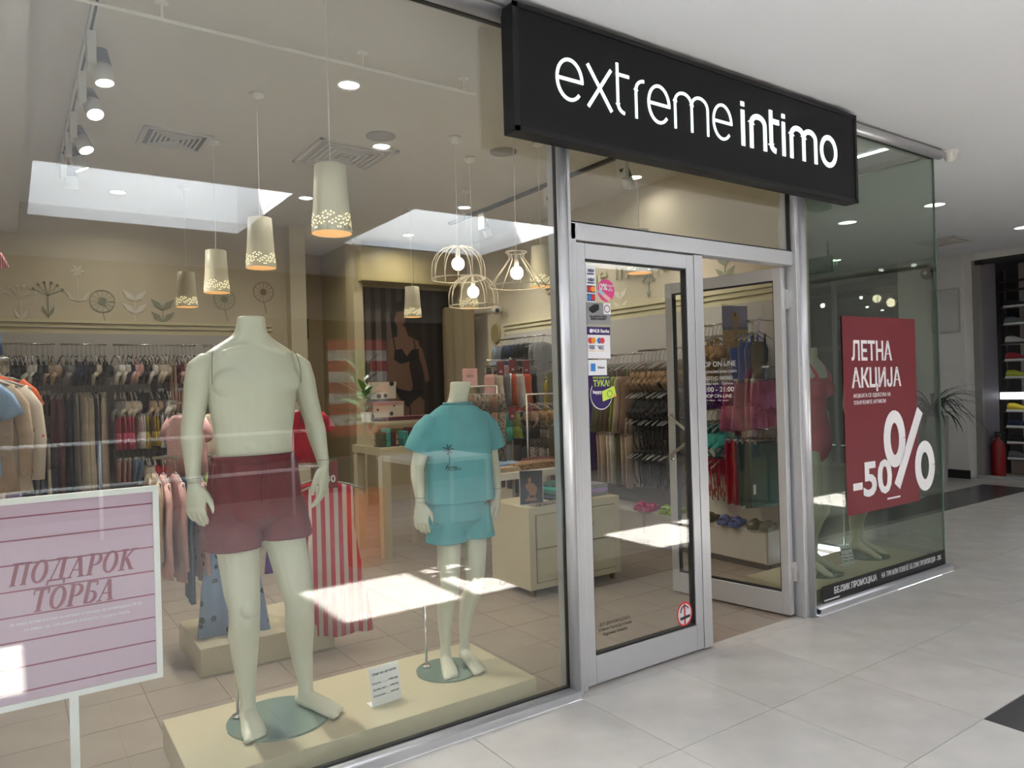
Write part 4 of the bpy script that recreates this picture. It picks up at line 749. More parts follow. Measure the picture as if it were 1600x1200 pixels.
rail('right second back rail', (-1.93, YB, 1.62), (-1.2, YB, 1.62), [('bra', 'grey', 2), ('bra', 'cream', 3), ('briefs', 'black', 3), ('bra', 'beige', 2), ('briefs', 'black', 2), ('bra', 'white', 2), ('briefs', 'pale pink', 4), ('briefs', 'maroon', 2)])
rail('right third back rail', (-1.93, YB-.05, 1.37), (-1.2, YB-.05, 1.37), [('shorts', 'pink', 4), ('shorts', 'white', 2), ('shorts', 'yellow', 3), ('shorts', 'white', 2), ('shorts', 'pink', 2), ('shorts', 'yellow', 1), ('tee', 'orange', 1), ('tee', 'pale pink', 2)], sc=.85)
rail('lowest back wall rail', (-1.93, YB-.05, .98), (-1.2, YB-.05, .98), [('briefs', 'pale pink', 3), ('briefs', 'light blue', 2), ('bikini_top', 'cream', 2), ('bikini_top', 'red', 2), ('briefs', 'beige', 3), ('briefs', 'dusty pink', 2), ('briefs', 'orange', 1), ('briefs', 'red', 2)], sc=1.1)
rail('back wall trouser rail', (-2.80, YB-.05, 1.12), (-2.42, YB-.05, 1.12), [('trousers', 'navy', 2), ('trousers', 'white', 1), ('trousers', 'navy', 3), ('trousers', 'grey', 1), ('trousers', 'navy', 2), ('trousers', 'cream', 1), ('trousers', 'navy', 1)], brk=False, sc=.9)
rail('navy trouser rail', (-2.40, YB+.1, 1.02), (-1.98, YB+.1, 1.02), [('trousers', 'navy', 12)], brk=False, sc=.8)
rail('top rail behind the adult mannequin', (-1.12, YB, 1.97), (-.45, YB, 1.97), [('bra', 'white', 3), ('bra', 'black', 5), ('bra', 'beige', 4)])
rail('lower rail behind the adult mannequin', (-1.12, YB, 1.45), (-.45, YB, 1.45), [('tee', 'grey', 3), ('tee', 'olive', 4), ('tee', 'navy', 3)])
# right wall
XR = 2.10
rail('bronze rail beside the beach photo', (XR, 1.30, 1.93), (XR, 1.62, 1.93), [('bikini_top', 'bronze', 3), ('swimsuit', 'bronze', 3), ('bikini_top', 'brown', 2)], 'y')
rail('rail behind the beach photo', (XR, .95, 1.93), (XR, 1.2, 1.93), [('swimsuit', 'black', 1), ('swimsuit', 'blue', 3)], 'y')
rail('leopard bra rail', (XR, 1.78, 1.76), (XR, 2.32, 1.76), [('bra', 'leopard print', 11)], 'y')
rail('right wall slip rail', (XR, 2.38, 1.74), (XR, 2.85, 1.74), [('slip', 'brown', 2), ('slip', 'beige', 1), ('slip', 'lime', 1), ('slip', 'brown', 2), ('slip', 'olive', 2)], 'y')
rail('right wall black bra rail', (XR, 1.80, 1.50), (XR, 2.32, 1.50), [('bra', 'black', 10)], 'y')
rail('right wall pink shorts rail', (XR, .90, 1.56), (XR, 1.22, 1.56), [('shorts', 'rose', 4)], 'y', sc=1.05)
rail('purple swimwear rail', (XR, 1.28, 1.56), (XR, 1.6, 1.56), [('briefs', 'purple', 5)], 'y', sc=1.1)
rail('right wall black top rail', (XR, 1.80, 1.24), (XR, 2.32, 1.24), [('strappy', 'black', 9)], 'y')
rail('right wall beige trouser rail', (XR, 2.38, 1.20), (XR, 2.85, 1.20), [('trousers', 'beige', 2), ('trousers', 'olive', 1), ('trousers', 'cream', 2), ('trousers', 'beige', 2)], 'y', sc=.72)
rail('teal bikini rail', (XR, 1.30, 1.22), (XR, 1.6, 1.22), [('bikini_top', 'teal', 4), ('briefs', 'teal', 2)], 'y', sc=1.1)
rail('red bikini rail', (XR, 1.30, .92), (XR, 1.6, .92), [('strappy', 'red', 5)], 'y', sc=1.05)
rail('lowest black rail', (XR, 1.84, .93), (XR, 2.32, .93), [('strappy', 'black', 9)], 'y')
rail('right wall towel rail', (XR, .92, 1.08), (XR, 1.22, 1.08), [('towel', 'bottle green', 3), ('towel', 'red', 2)], 'y', jit=.05)
rail('far top right rail', (XR, 3.75, 2.02), (XR, 4.65, 2.02), [('robe', 'grey', 2), ('shorts', 'black', 3), ('shorts', 'navy', 3), ('shorts', 'grey', 1), ('shorts', 'light blue', 1)], 'y', sc=.8)
rail('far second right rail', (XR, 3.0, 1.72), (XR, 3.7, 1.72), [('robe', 'purple', 1), ('robe', 'black and white striped', 1), ('slip', 'olive', 2), ('robe', 'olive', 1), ('slip', 'yellow', 1)], 'y', sc=.9)
rail('far third right rail', (XR, 3.75, 1.55), (XR, 4.65, 1.55), [('tee', 'black', 2), ('tee', 'orange', 2), ('tee', 'grey', 2), ('tee', 'red', 1)], 'y', sc=.75)
rail('far lowest right rail', (XR, 3.0, 1.05), (XR, 4.65, 1.05), [('strappy', 'brown', 3), ('trousers', 'snake print', 3), ('trousers', 'black', 2), ('trousers', 'grey', 2)], 'y', sc=.8)
# standing racks ------------------------------------------------------------------
def frame_rack(name, label, loc, parts, m=None):
    e = empty(name, loc); tag(e, label, 'rack')
    for nm, pts, r in parts: mesh(nm, *tubed(pts, r, 8), m or RAILM, e, True)
    return e
e = frame_rack('clothes_rack', 'chrome clothes rack on a cream plinth behind the red shorts mannequin', (-1.62, 1.72, 0), [('upright', [(0, 0, .15), (0, 0, 1.5)], .016), ('arm', [(0, 0, 1.12), (-.5, .1, 1.12)], .009), ('arm', [(0, 0, 1.04), (.32, -.36, 1.04)], .009), ('arm', [(0, 0, .98), (-.18, -.19, .98)], .009), ('arm', [(0, 0, 1.42), (.30, -.2, 1.42)], .009), ('arm', [(0, 0, 1.42), (-.4, .1, 1.42)], .009)])
box('plinth', -.36, .36, -.32, .26, 0, .15, CREAM, e, bevel=.004)
def hang(k, c, x, y, z, deg, label, sc=1, var=0): return garment(k, var, C[c], (x, y, z-.009), R(deg), label, None, sc)
hang('dress', 'red and white striped', -1.27, 1.37, 1.04, -18, 'red and white striped childrens dress at the front of the chrome rack', 1.0)
hang('dress', 'red', -1.34, 1.44, 1.04, -20, 'red dress directly behind the striped childrens dress', .95, 1); hang('tee', 'purple', -1.43, 1.52, 1.04, -24, 'purple top hanging behind the red and white dress', 1, 2)
hang('dress', 'whale print blue', -1.78, 1.55, .98, -14, 'long light blue childrens dress with dark whale print at the front of the rack', .95)
tg = empty('price_tag', (-1.285, 1.33, 1.02), R(-25)); tag(tg, 'red tag reading 30 above the striped childrens dress', 'tag'); box('tag_card', -.04, .04, -.003, 0, -.10, .05, RED, tg); txt('30', .055, WT, tg, (0, -.0045, -.05), off=.001)
tg = empty('price_tag', (-1.36, 1.45, 1.38), R(-35)); tag(tg, 'red tag reading 50 on the upper arm of the chrome rack', 'tag'); box('tag_card', -.05, .05, -.003, 0, -.09, .04, RED, tg); txt('50', .05, WT, tg, (0, -.0045, -.03), off=.001)
for i, (c, x, y, dg) in enumerate((('red', -1.36, 1.5, -10), ('pale pink', -1.42, 1.56, -30), ('red', -1.5, 1.62, 5), ('navy', -1.55, 1.66, -20))): hang('tee', c, x, y, 1.42, dg, '%s small top on the upper rack arm, %s from front' % (c, ORD[i]), .62, i % 3)
for i, (k, c, t, dg, s_) in enumerate((('longtop', 'denim', .34, 25, .95), ('tee', 'lime', .46, 8, .85), ('longtop', 'dinosaur print pink', .56, 30, 1.05), ('trousers', 'denim', .66, 20, .9), ('longtop', 'dusty pink', .78, 35, 1.0), ('longtop', 'pale pink', .9, 28, 1.0), ('longtop', 'beige', .98, 30, .9))):
    hang(k, c, -1.62-.5*t, 1.72+.1*t-.02, 1.12, 78+dg*.4, '%s childrens %s on the left arm of the chrome rack' % (c, KN[k]), s_, i % 3)
for i, (k, c, t) in enumerate((('tee', 'olive', .3), ('tee', 'floral', .5), ('tee', 'pale pink', .7), ('tee', 'dusty pink', .9))): hang(k, c, -1.62-.4*t, 1.72+.1*t, 1.42, 96+6*i, '%s small T-shirt on the upper left arm of the chrome rack' % c, .7, i % 3)
e = frame_rack('clothes_rack', 'metal pole rack of childrens clothes at the left edge of the window', (-2.98, 1.62, 0), [('upright', [(0, 0, 0), (0, 0, 2.35)], .016), ('arm', [(0, 0, 2.26), (.17, -.03, 2.26)], .009), ('arm', [(0, 0, 1.66), (.22, -.02, 1.66)], .009), ('arm', [(0, 0, 1.98), (.17, -.03, 1.98)], .009), ('base_bar', [(-.09, 0, .01), (.3, 0, .01)], .012), ('base_bar', [(0, -.25, .01), (0, .25, .01)], .012)])
hang('tee', 'pink striped', -2.915, 1.58, 2.27, -8, 'pink striped baby suit highest at the left edge of the window', .62); hang('tee', 'lilac', -2.935, 1.64, 2.27, 5, 'lilac top behind the pink striped baby suit', .6, 1); hang('shorts', 'denim', -2.915, 1.57, 1.99, -10, 'denim shorts at the left edge below the baby suit', .72)
for i, (k, c, x, s_) in enumerate((('tee', 'light blue', -2.955, .95), ('longtop', 'beige', -2.905, .95), ('longtop', 'floral', -2.855, 1.0), ('tee', 'orange', -2.830, .8))): hang(k, c, x, 1.58+.05*i, 1.66, -12+5*i, '%s childrens top in the fan of clothes at the left window edge' % c, s_, i % 3)
for i, (c, x) in enumerate((('pale pink', -2.985), ('floral', -2.915), ('lilac', -2.855))): garment('trousers', i, C[c], (x, 1.62+.04*i, 1.32), R(-10+6*i), '%s childrens trousers below the fan of tops at the left window edge' % c, None, .85)
mesh('arm', *tubed([(0, 0, 1.33), (.2, .05, 1.33)], .009, 8), RAILM, e, True)
#@@FURNITURE
# ------------------------------------------------------------ furniture
cb = empty('drawer_cabinet', (.58, 1.68, 0)); tag(cb, 'cream four drawer cabinet on small feet behind the door post', 'cabinet')
box('cabinet_body', -.42, .42, -.235, .25, .05, .62, CREAM, cb, bevel=.003)
for z0, z1 in ((.10, .325), (.335, .56)):
    dr = box('drawer', -.36, .36, -.246, -.234, z0, z1, CREAM, cb, bevel=.003)
    for x in (-.14, .14): mesh('drawer_knob', *tubed([(x, -.245, (z0+z1)/2), (x, -.262, (z0+z1)/2), (x, -.275, (z0+z1)/2)], [.008, .014, .016], 12), CREAM, dr, True)
box('drawer_gap', -.368, .368, -.2362, -.234, .093, .568, mat('shadow_gap', (.2, .17, .11)), cb)
for x in (-.37, .37):
    for y in (-.19, .2): mesh('foot', *tubed([(x, y, 0), (x, y, .05)], .02, 10), mat('foot_wood', (.12, .06, .03)), cb)
def table(name, label, x0, x1, y0, y1, z, m, th=.05, leg=.05):
    e = empty(name, ((x0+x1)/2, (y0+y1)/2, 0)); tag(e, label, 'table'); a, b = (x1-x0)/2, (y1-y0)/2
    box('table_top', -a, a, -b, b, z-th, z, m, e, bevel=.003)
    for sx in (-1, 1):
        for sy in (-1, 1): cx, cy = sx*(a-leg/2-.01), sy*(b-leg/2-.01); box('table_leg', cx-leg/2, cx+leg/2, cy-leg/2, cy+leg/2, 0, z-th, m, e, bevel=.002)
    return e
table('display_table', 'white display table with folded clothes behind the cream drawer cabinet', .08, 1.25, 2.06, 2.66, .79, WHITEPL, .055)
table('counter_table', 'cream counter with wire baskets on its lower level', -.13, .95, 3.2, 3.85, .96, CREAM, .07, .08)
e = empty('counter_riser', (.41, 3.62, .96)); tag(e, 'cream raised shelf standing on the counter', 'shelf'); box('shelf_top', -.5, .5, -.2, .2, .19, .22, CREAM, e); box('shelf_side', -.5, -.47, -.2, .2, 0, .19, CREAM, e); box('shelf_side', .47, .5, -.2, .2, 0, .19, CREAM, e)
e = empty('cardboard_tray', (.36, 3.55, 1.18)); tag(e, 'flat dark red tray on the counter shelf', 'tray'); box('tray', -.36, .36, -.12, .12, 0, .035, C['maroon'], e)
POL = spots('polka_paper', (.55, .47, .38), (.015, .012, .012), 13, .30, .5)
for (x, y, z, w_, h_, l) in ((.08, 3.58, 1.215, .15, .135, 'black dotted cream gift box, lower wide box on the counter'), (.04, 3.58, 1.382, .125, .15, 'black dotted cream gift box standing on the lower box')):
    e = empty('gift_box', (x, y, z)); tag(e, l, 'box'); box('box_body', -w_, w_, -w_*.7, w_*.7, 0, h_, POL, e); box('box_lid', -w_-.005, w_+.005, -w_*.72, w_*.72, h_-.03, h_+.004, POL if h_ > .14 else C['dusty pink'], e)
for i, x in enumerate((-.02, .2, .42, .62)):
    e = empty('wire_basket', (x, 3.33, .96)); tag(e, 'small black wire basket on the counter edge, %s from the left' % ORD[i], 'basket'); b = MB()
    for q in range(7): b.tube([(-.09+.03*q, -.07, 0), (-.09+.03*q, -.07, .12)], .002, 4)
    for z in (.005, .06, .12): b.tube([(-.09, -.07, z), (.09, -.07, z), (.09, .07, z), (-.09, .07, z), (-.09, -.07, z)], .0025, 4)
    b.build('wire_grid', BK, e)
    for k in range(3): g = box('folded_pouch', -.075+.05*k, -.03+.05*k, -.05, .05, .004, .13+.03*(k % 2), C[('olive', 'teal', 'maroon', 'navy', 'beige')[(i+k) % 5]], None, loc=(x, 3.33, .96)); tag(g, '%s folded pouch in the %s wire basket, %s from front' % (('olive', 'teal', 'maroon', 'navy', 'beige')[(i+k) % 5], ORD[i], ORD[k]), 'clothing', 'pouches in the wire baskets')
LEAF = mat('leaf_green', (.10, .22, .035), .45, noise=.25, nscale=10)
def plant(name, label, x, y, z, n, L, H, m, potm, pr, ph, leafw=.05, trunk=.0, cat='plant', droop=.5):
    e = empty(name, (x, y, z)); tag(e, label, cat); r_ = random.Random(len(label))
    v, f = latd([(pr*.82, 0), (pr, ph), (pr*.93, ph), (pr*.9, ph-.03), (0, ph-.03)], 24, True); mesh('pot', v, f, potm, e, False)
    if trunk: mesh('trunk', *tubed([(0, 0, ph-.03), (.02, .01, ph+trunk*.5), (0, 0, ph+trunk)], .014, 8), BROWN, e, True)
    for k in range(n):
        a = k*2.4; h0 = ph+trunk*(.55+.45*k/n) if trunk else ph-.02; el = .35+1.0*(k/n) if trunk else .45+.9*r_.random(); ln = L*(.7+.5*r_.random()); b = MB(); pts = []
        d = Vector((cos(a), sin(a), 0)); s = Vector((-sin(a), cos(a), 0)); N = 7
        p = Vector((0, 0, h0)); q = el
        for i in range(N+1):
            t = i/N; wd = leafw*(sin(pi*min(1, t*1.02+.03))**.7 if t < 1 else .05)*(1 if t > .2 or not trunk else .25); pts += [p+s*wd+Vector((0, 0, .15*wd)), p, p-s*wd+Vector((0, 0, .15*wd))]
            p = p+(d*cos(q)+Vector((0, 0, sin(q))))*ln/N; q -= droop*1.6/N
        me = [(3*i+j, 3*i+j+1, 3*i+j+4, 3*i+j+3) for i in range(N) for j in (0, 1)]
        mesh('leaf', pts, me, m, e, True)
    return e
plant('potted_plant', 'small green leafy plant in a glass pot left of the gift boxes', -.13, 3.5, 1.18, 13, .16, 0, LEAF, WHITEPL, .05, .09, .035, .16)
def folded(x, y, z, w_, d_, h_, c, label, rz=0):
    b = MB()
    for k in range(2): b.add(*gloft([(0, 0, 0)], 3)) if 0 else None
    n = 10; v = []; f = []
    prof = [(-w_/2, h_*.5), (-w_/2+.01, .0), (w_/2-.01, .0), (w_/2, h_*.5), (w_/2-.012, h_), (0, h_*1.06), (-w_/2+.012, h_)]
    for y_ in (-d_/2, -d_/2+.01, d_/2-.01, d_/2):
        s = .96 if abs(y_) == d_/2 else 1
        for px, pz in prof: v.append((px*s, y_, h_*.5+(pz-h_*.5)*s))
    m_ = len(prof)
    for i in range(3):
        for k in range(m_): f.append((i*m_+k, i*m_+(k+1) % m_, (i+1)*m_+(k+1) % m_, (i+1)*m_+k))
    f += [tuple(range(m_-1, -1, -1)), tuple(3*m_+k for k in range(m_))]
    o = mesh('folded_garment', v, f, C[c], None, False, (x, y, z), rz); tag(o, label, 'clothing'); return o
folded(.55, 2.35, .79, .34, .26, .05, 'light blue', 'light blue folded top at the left of the display table')
folded(.42, 2.2, .79, .3, .2, .035, 'beige', 'beige folded top at the left front corner of the display table'); folded(.78, 2.22, .79, .5, .22, .05, 'leopard print', 'leopard print folded garment at the front of the display table'); folded(1.0, 2.42, .79, .3, .2, .05, 'maroon', 'dark red folded garment behind the leopard print one')
for k, (c, l) in enumerate((('navy', 'lowest'), ('bottle green', 'second'), ('teal', 'third'), ('bottle green', 'topmost'))): folded(.62+.01*k, 1.66, .62+.031*k, .3, .22, .031, c, '%s folded %s garment, %s of the stack on the drawer cabinet' % ('dark', c, l), .1*k)
for k, (c, l) in enumerate((('grey', 'lowest'), ('lilac', 'middle'), ('grey', 'topmost'))): folded(.90, 1.66, .62+.028*k, .18, .22, .028, c, '%s folded garment, %s of the stack at the right end of the cabinet' % (c, l))
folded(.42, 1.50, .62, .4, .08, .016, 'snake print', 'flat brown patterned scarf along the front edge of the drawer cabinet')
pfm = empty('photo_card', (.27, 1.56, .62), R(-30)); tag(pfm, 'framed dark photo of a seated woman leaning on the drawer cabinet', 'photo')
box('card', -.085, .085, -.004, .004, 0, .245, mat('card_edge', (.5, .5, .48)), pfm); flat('print', rect(-.08, .08, .005, .24), -.005, mat('night_print', (.015, .018, .03)), pfm)
SK = mat('skin_print', (.30, .16, .10), .6)
flat('figure_print', ell(-.012, .175, .013, .019, 16), -.0066, SK, pfm); flat('figure_print', [(-.035, .15), (-.01, .158), (.02, .148), (.042, .12), (.036, .085), (.028, .07), (.03, .045), (.045, .03), (-.05, .028), (-.03, .05), (-.012, .08), (-.032, .11), (-.044, .13)], -.0062, SK, pfm); flat('hair_print', ell(-.015, .185, .019, .020, 14), -.0058, BLACK, pfm); flat('garment_print', [(-.018, .05), (.025, .05), (.02, .067), (-.01, .07)], -.0072, BLACK, pfm)
# table-top racks with animal print clothes
def mini(label, x, y, z, w_, h_, items, nm, sc, deg):
    e = frame_rack('table_rack', label, (x, y, z), [('upright', [(-w_, 0, 0), (-w_, 0, h_)], .007), ('upright', [(w_, 0, 0), (w_, 0, h_)], .007), ('top_bar', [(-w_, 0, h_), (w_, 0, h_)], .007), ('foot_bar', [(-w_, -.1, .007), (-w_, .1, .007)], .007), ('foot_bar', [(w_, -.1, .007), (w_, .1, .007)], .007)], WHITEPL)
    for i, (k, c) in enumerate(items): hang(k, c, x-w_+.03+(2*w_-.06)*i/max(1, len(items)-1), y, z+h_-.0, deg+30+6*(i % 3), '%s %s on the %s, %s from its left' % (c, KN[k], nm, ORD[i]), sc, i % 3)
mini('white table rack of snake print clothes behind the youth mannequin', .42, 2.50, .79, .20, .68, [('trousers', 'snake print'), ('trousers', 'brown'), ('trousers', 'snake print'), ('trousers', 'snake print'), ('trousers', 'brown'), ('trousers', 'snake print')], 'snake print table rack', .74, 70)
mini('white wire table rack of brown briefs beside the door post', 1.05, 2.45, .79, .16, .60, [('bra', 'brown'), ('bra', 'leopard print'), ('bra', 'bronze'), ('bra', 'beige')], 'brown bra table rack', .9, 60)
e = empty('card_sign', (.36, 2.50, 1.48)); tag(e, 'small pale pink square sign on the snake print table rack', 'sign'); box('card', -.07, .07, -.003, .003, 0, .14, C['pale pink'], e); txt('NEW', .03, DKGREY, e, (0, -.004, .075))
e = frame_rack('clothes_rack', 'tall metal rack with red sale tags at the back right', (1.35, 3.35, 0), [('upright', [(0, 0, 0), (0, 0, 1.75)], .014), ('arm', [(-.28, 0, 1.72), (.3, 0, 1.72)], .009), ('arm', [(-.28, 0, 1.28), (.3, 0, 1.28)], .009), ('base_bar', [(-.3, 0, .012), (.3, 0, .012)], .012), ('base_bar', [(0, -.3, .012), (0, .3, .012)], .012)])
for i, (k, c) in enumerate((('slip', 'pale pink'), ('slip', 'cream'), ('slip', 'grey'), ('slip', 'orange'), ('slip', 'white'), ('slip', 'orange'), ('slip', 'black'))): hang(k, c, 1.10+.085*i, 3.35, 1.72, 100+5*(i % 3), '%s slip on the tall tagged rack, %s from its left' % (c, ORD[i]), .68, i % 3)
for i, (k, c) in enumerate((('shorts', 'grey'), ('shorts', 'teal'), ('shorts', 'lime'), ('shorts', 'navy'), ('shorts', 'black'))): hang(k, c, 1.12+.11*i, 3.35, 1.28, 100+5*(i % 3), '%s shorts on the lower arm of the tagged rack, %s from its left' % (c, ORD[i]), .8, i % 3)
for i, (x, z) in enumerate(((1.10, 1.70), (1.24, 1.72), (1.40, 1.71), (1.22, 1.27), (1.40, 1.28), (1.50, 1.28))):
    t = empty('price_tag', (x, 3.15, z), R(-35)); tag(t, 'small red sale tag on the %s arm of the tagged rack, %s from its left' % ('upper' if i < 3 else 'lower', ORD[i % 3]), 'tag', 'red sale tags on the tagged rack'); box('tag_card', -.035, .035, -.002, 0, -.13, 0, RED, t); txt('30', .03, WT, t, (0, -.003, -.095)); box('tag_arm', -.004, .004, 0, .2, -.01, 0, RAILM, t)
# low cabinets along the right wall
for i, (y0, y1, l) in enumerate(((.84, 1.49, 'low white cabinet nearest the window along the right wall'), (1.5, 2.14, 'middle low white cabinet along the right wall'), (2.15, 2.80, 'farthest low white cabinet along the right wall'))):
    e = empty('low_cabinet', (2.11, (y0+y1)/2, 0)); tag(e, l, 'cabinet'); h = (y1-y0)/2; box('cabinet_body', -.16, .16, -h, h, .05, .305, mat('cabinet_white', (.52, .49, .45), .4), e, bevel=.003); box('toe_kick', -.13, .15, -h, h, 0, .05, DKGREY, e)
    box('cabinet_door', -.172, -.161, -h+.01, h-.01, .06, .285, MATS['cabinet_white'], e, bevel=.002)
def slipper(x, y, z, deg, m, label, closed=False):
    e = empty('slipper', (x, y, z), R(deg)); tag(e, label, 'shoe')
    v = []; f = []; out = [(-.125, .0), (-.12, .025), (-.07, .034), (0, .036), (.07, .046), (.115, .035), (.13, 0), (.115, -.035), (.07, -.046), (0, -.036), (-.07, -.034), (-.12, -.025)]; n = len(out)
    for zz, s in ((0, .96), (.012, 1), (.032, 1), (.034, .9)): v += [(a*s, b_*s, zz) for a, b_ in out]
    for i in range(3):
        for k in range(n): f.append((i*n+k, i*n+(k+1) % n, (i+1)*n+(k+1) % n, (i+1)*n+k))
    f += [tuple(range(n-1, -1, -1)), tuple(3*n+k for k in range(n))]; mesh('sole', v, f, m, e, False)
    b = MB(); nA = 9; x0, x1 = (.0, .08) if not closed else (.0, .125)
    for j in range(nA):
        a = pi*j/(nA-1); 
        for xx, hh, ww in ((x0, .048, .042), ((x0+x1)/2, .044, .047), (x1, .030 if not closed else .012, .042 if not closed else .02)): b.v.append((xx, ww*cos(a), .026+hh*sin(a)))
        for xx, hh, ww in ((x0, .048, .042), ((x0+x1)/2, .044, .047), (x1, .030 if not closed else .012, .042 if not closed else .02)): b.v.append((xx, (ww-.006)*cos(a), .026+(hh-.006)*sin(a)))
    for j in range(nA-1):
        q = 6*j; r = q+6; b.f += [(q, q+1, r+1, r), (q+1, q+2, r+2, r+1), (q+3, r+3, r+4, q+4), (q+4, r+4, r+5, q+5), (q, r, r+3, q+3), (q+2, q+5, r+5, r+2)]
    b.build('strap', m, e, True); return e
FP = mat('slipper_pink', (.5, .02, .16), .5); FG = mat('slipper_green', (.28, .42, .05), .5); FC = spots('slipper_camo', (.05, .045, .03), (.02, .02, .015), 30, .4, .6); FBl = mat('slipper_blue', (.06, .11, .33), .5); FO = mat('slipper_olive', (.09, .09, .055), .6)
for x, y, m, nm, c in ((2.03, 2.17, FP, 'bright pink open slipper', False), (2.05, 1.88, FG, 'lime green open slipper', False), (2.04, 1.50, FC, 'dark camouflage open slipper', False), (2.03, 1.22, FBl, 'blue open slipper', False), (2.05, .95, FO, 'olive closed clog', True)):
    slipper(x-.02, y+.06, .305, 200, m, nm+', the farther shoe of its pair on the low cabinets', c); slipper(x-.02, y-.06, .305, 196, m, nm+', the nearer shoe of its pair on the low cabinets', c)
bc = empty('beach_photo', (1.99, 1.12, 1.72), R(-12)); tag(bc, 'hanging beach photo card of a woman on the right wall', 'photo'); flat('card', rect(-.125, .125, 0, .33), 0, mat('print_sky', (.17, .16, .27)), bc); flat('sea_print', rect(-.125, .125, .135, .165), -.001, mat('print_sea', (.08, .10, .16)), bc); flat('sand_print', rect(-.125, .125, 0, .14), -.0015, mat('print_sand', (.33, .22, .10), .7, noise=.3, nscale=40), bc)
flat('figure_print', [(-.01, .02), (.012, .02), (.018, .10), (.016, .14), (.022, .2), (.045, .24), (.02, .275), (0, .29), (-.02, .275), (-.045, .24), (-.015, .2), (-.012, .14)], -.0025, SK, bc); flat('head_print', ell(.0, .262, .012, .016, 12), -.003, mat('hair_brown', (.08, .04, .02)), bc)
mesh('card_hook', *tubed([(0, .0, .33), (0, .16, .36)], .003, 5), RAILM, bc)
tg = empty('price_tag', (2.0, 1.13, 1.06), R(-15)); tag(tg, 'red tag reading 20 above the bottle green towels', 'tag'); box('tag_card', -.03, .03, -.002, 0, -.04, .10, RED, tg); txt('20', .045, WT, tg, (0, -.0035, .03)); box('tag_arm', -.003, .003, 0, .12, .02, .03, RAILM, tg)
tg = empty('care_label', (1.925, 1.0, .60)); tag(tg, 'white paper label on the front bottle green towel', 'tag'); box('label_card', -.0, .03, -.06, -.058, -.02, .055, WHITE, tg)
# back area -----------------------------------------------------------------------
cu = empty('wall_cupboard', (1.58, 6.0, 2.83)); tag(cu, 'glossy gold wall cupboards above the large photo', 'cupboard')
for k in range(2): d = box('cupboard_door', -.72+.72*k, -.01+.72*k, -.17, -.155, 0, .42, GOLD, cu, bevel=.003)
box('cupboard_body', -.72, .70, -.155, .2, 0, .42, GOLD, cu)
po = empty('wall_photo', (1.62, 6.14, 1.0)); tag(po, 'large dark photo of a standing woman in black underwear by a curtain', 'photo')
box('frame', -.70, .70, -.02, .05, -.05, 1.86, mat('panel_frame', (.40, .33, .2), .5), po); flat('print', rect(-.62, .62, .02, 1.79), -.022, mat('photo_dark', (.022, .016, .014), .35), po)
for k, x in enumerate((-.60, -.46, -.31, -.16, .20, .36, .52)): flat('curtain_print', rect(x, x+.075, .02, 1.79), -.0235, mat('curtain_print', (.10, .075, .065) if k < 4 else (.04, .03, .028), .5) if k < 4 else mat('curtain_dark', (.035, .026, .024), .5), po)
SK2 = mat('photo_skin', (.16, .085, .055), .5); yy = -.0245
flat('figure_print', [(-.25, .02), (-.02, .02), (-.01, .18), (-.02, .34), (.05, .5), (.03, .62), (-.0, .78), (.05, .92), (.16, 1.0), (.15, 1.1), (.0, 1.17), (-.05, 1.3), (-.14, 1.3), (-.13, 1.17), (-.26, 1.13), (-.29, 1.0), (-.27, .75), (-.25, .6), (-.27, .4)], yy, SK2, po)
flat('leg_print', [(.02, .02), (.2, .02), (.22, .3), (.1, .42), (.0, .36)], yy-.0005, SK2, po); flat('arm_print', [(-.30, .95), (-.255, 1.0), (-.24, .7), (-.27, .5), (-.31, .52)], yy-.001, SK2, po); flat('arm_print', [(.14, 1.06), (.2, 1.0), (.26, .8), (.30, .58), (.24, .55), (.2, .75), (.13, .95)], yy-.001, SK2, po)
flat('face_print', ell(-.12, 1.42, .085, .125, 20), yy-.0012, SK2, po); flat('hair_print', [(-.24, 1.2), (-.26, 1.45), (-.2, 1.6), (-.08, 1.63), (.02, 1.56), (.04, 1.4), (.0, 1.2), (-.02, 1.35), (-.07, 1.5), (-.16, 1.48), (-.2, 1.38), (-.19, 1.2)], yy-.002, BLACK, po)
UB = mat('photo_black', (.008, .008, .01), .5)
flat('bra_print', [(-.22, .86), (-.2, .98), (-.1, 1.0), (-.03, .9), (.05, .99), (.15, 1.0), (.15, .88), (.02, .83), (-.12, .80)], yy-.002, UB, po); flat('briefs_print', [(-.25, .52), (-.15, .47), (-.02, .44), (.2, .46), (.2, .4), (.05, .3), (-.03, .22), (-.12, .3)], yy-.002, UB, po)
for a, b_ in (((-.19, .97), (-.22, 1.14)), ((.10, .99), (.08, 1.12))): mesh('strap_print', *stroke([a, b_], .014, yy-.002), UB, po)
st(box('wall_post', .80, .92, 5.95, 6.2, 0, CH, mat('ochre_post', (.50, .43, .27), .6)), 'ochre pilaster left of the large photo panel')
cr = empty('fitting_curtain', (2.12, 5.55, .05)); tag(cr, 'brown fitting room curtain panel beside the large photo', 'curtain'); v = []; f = []
for i in range(25):
    for z in (0, 2.5): v += [(.0+.03*sin(i*1.2), -.30+i*.05, z)]
for i in range(24): f.append((2*i, 2*i+1, 2*i+3, 2*i+2))
mesh('curtain_cloth', v, f, mat('curtain_brown', (.26, .20, .11), .8), cr, True); mesh('curtain_rail', *tubed([(0, -.4, 2.52), (0, .65, 2.52)], .012, 8), RAILM, cr)
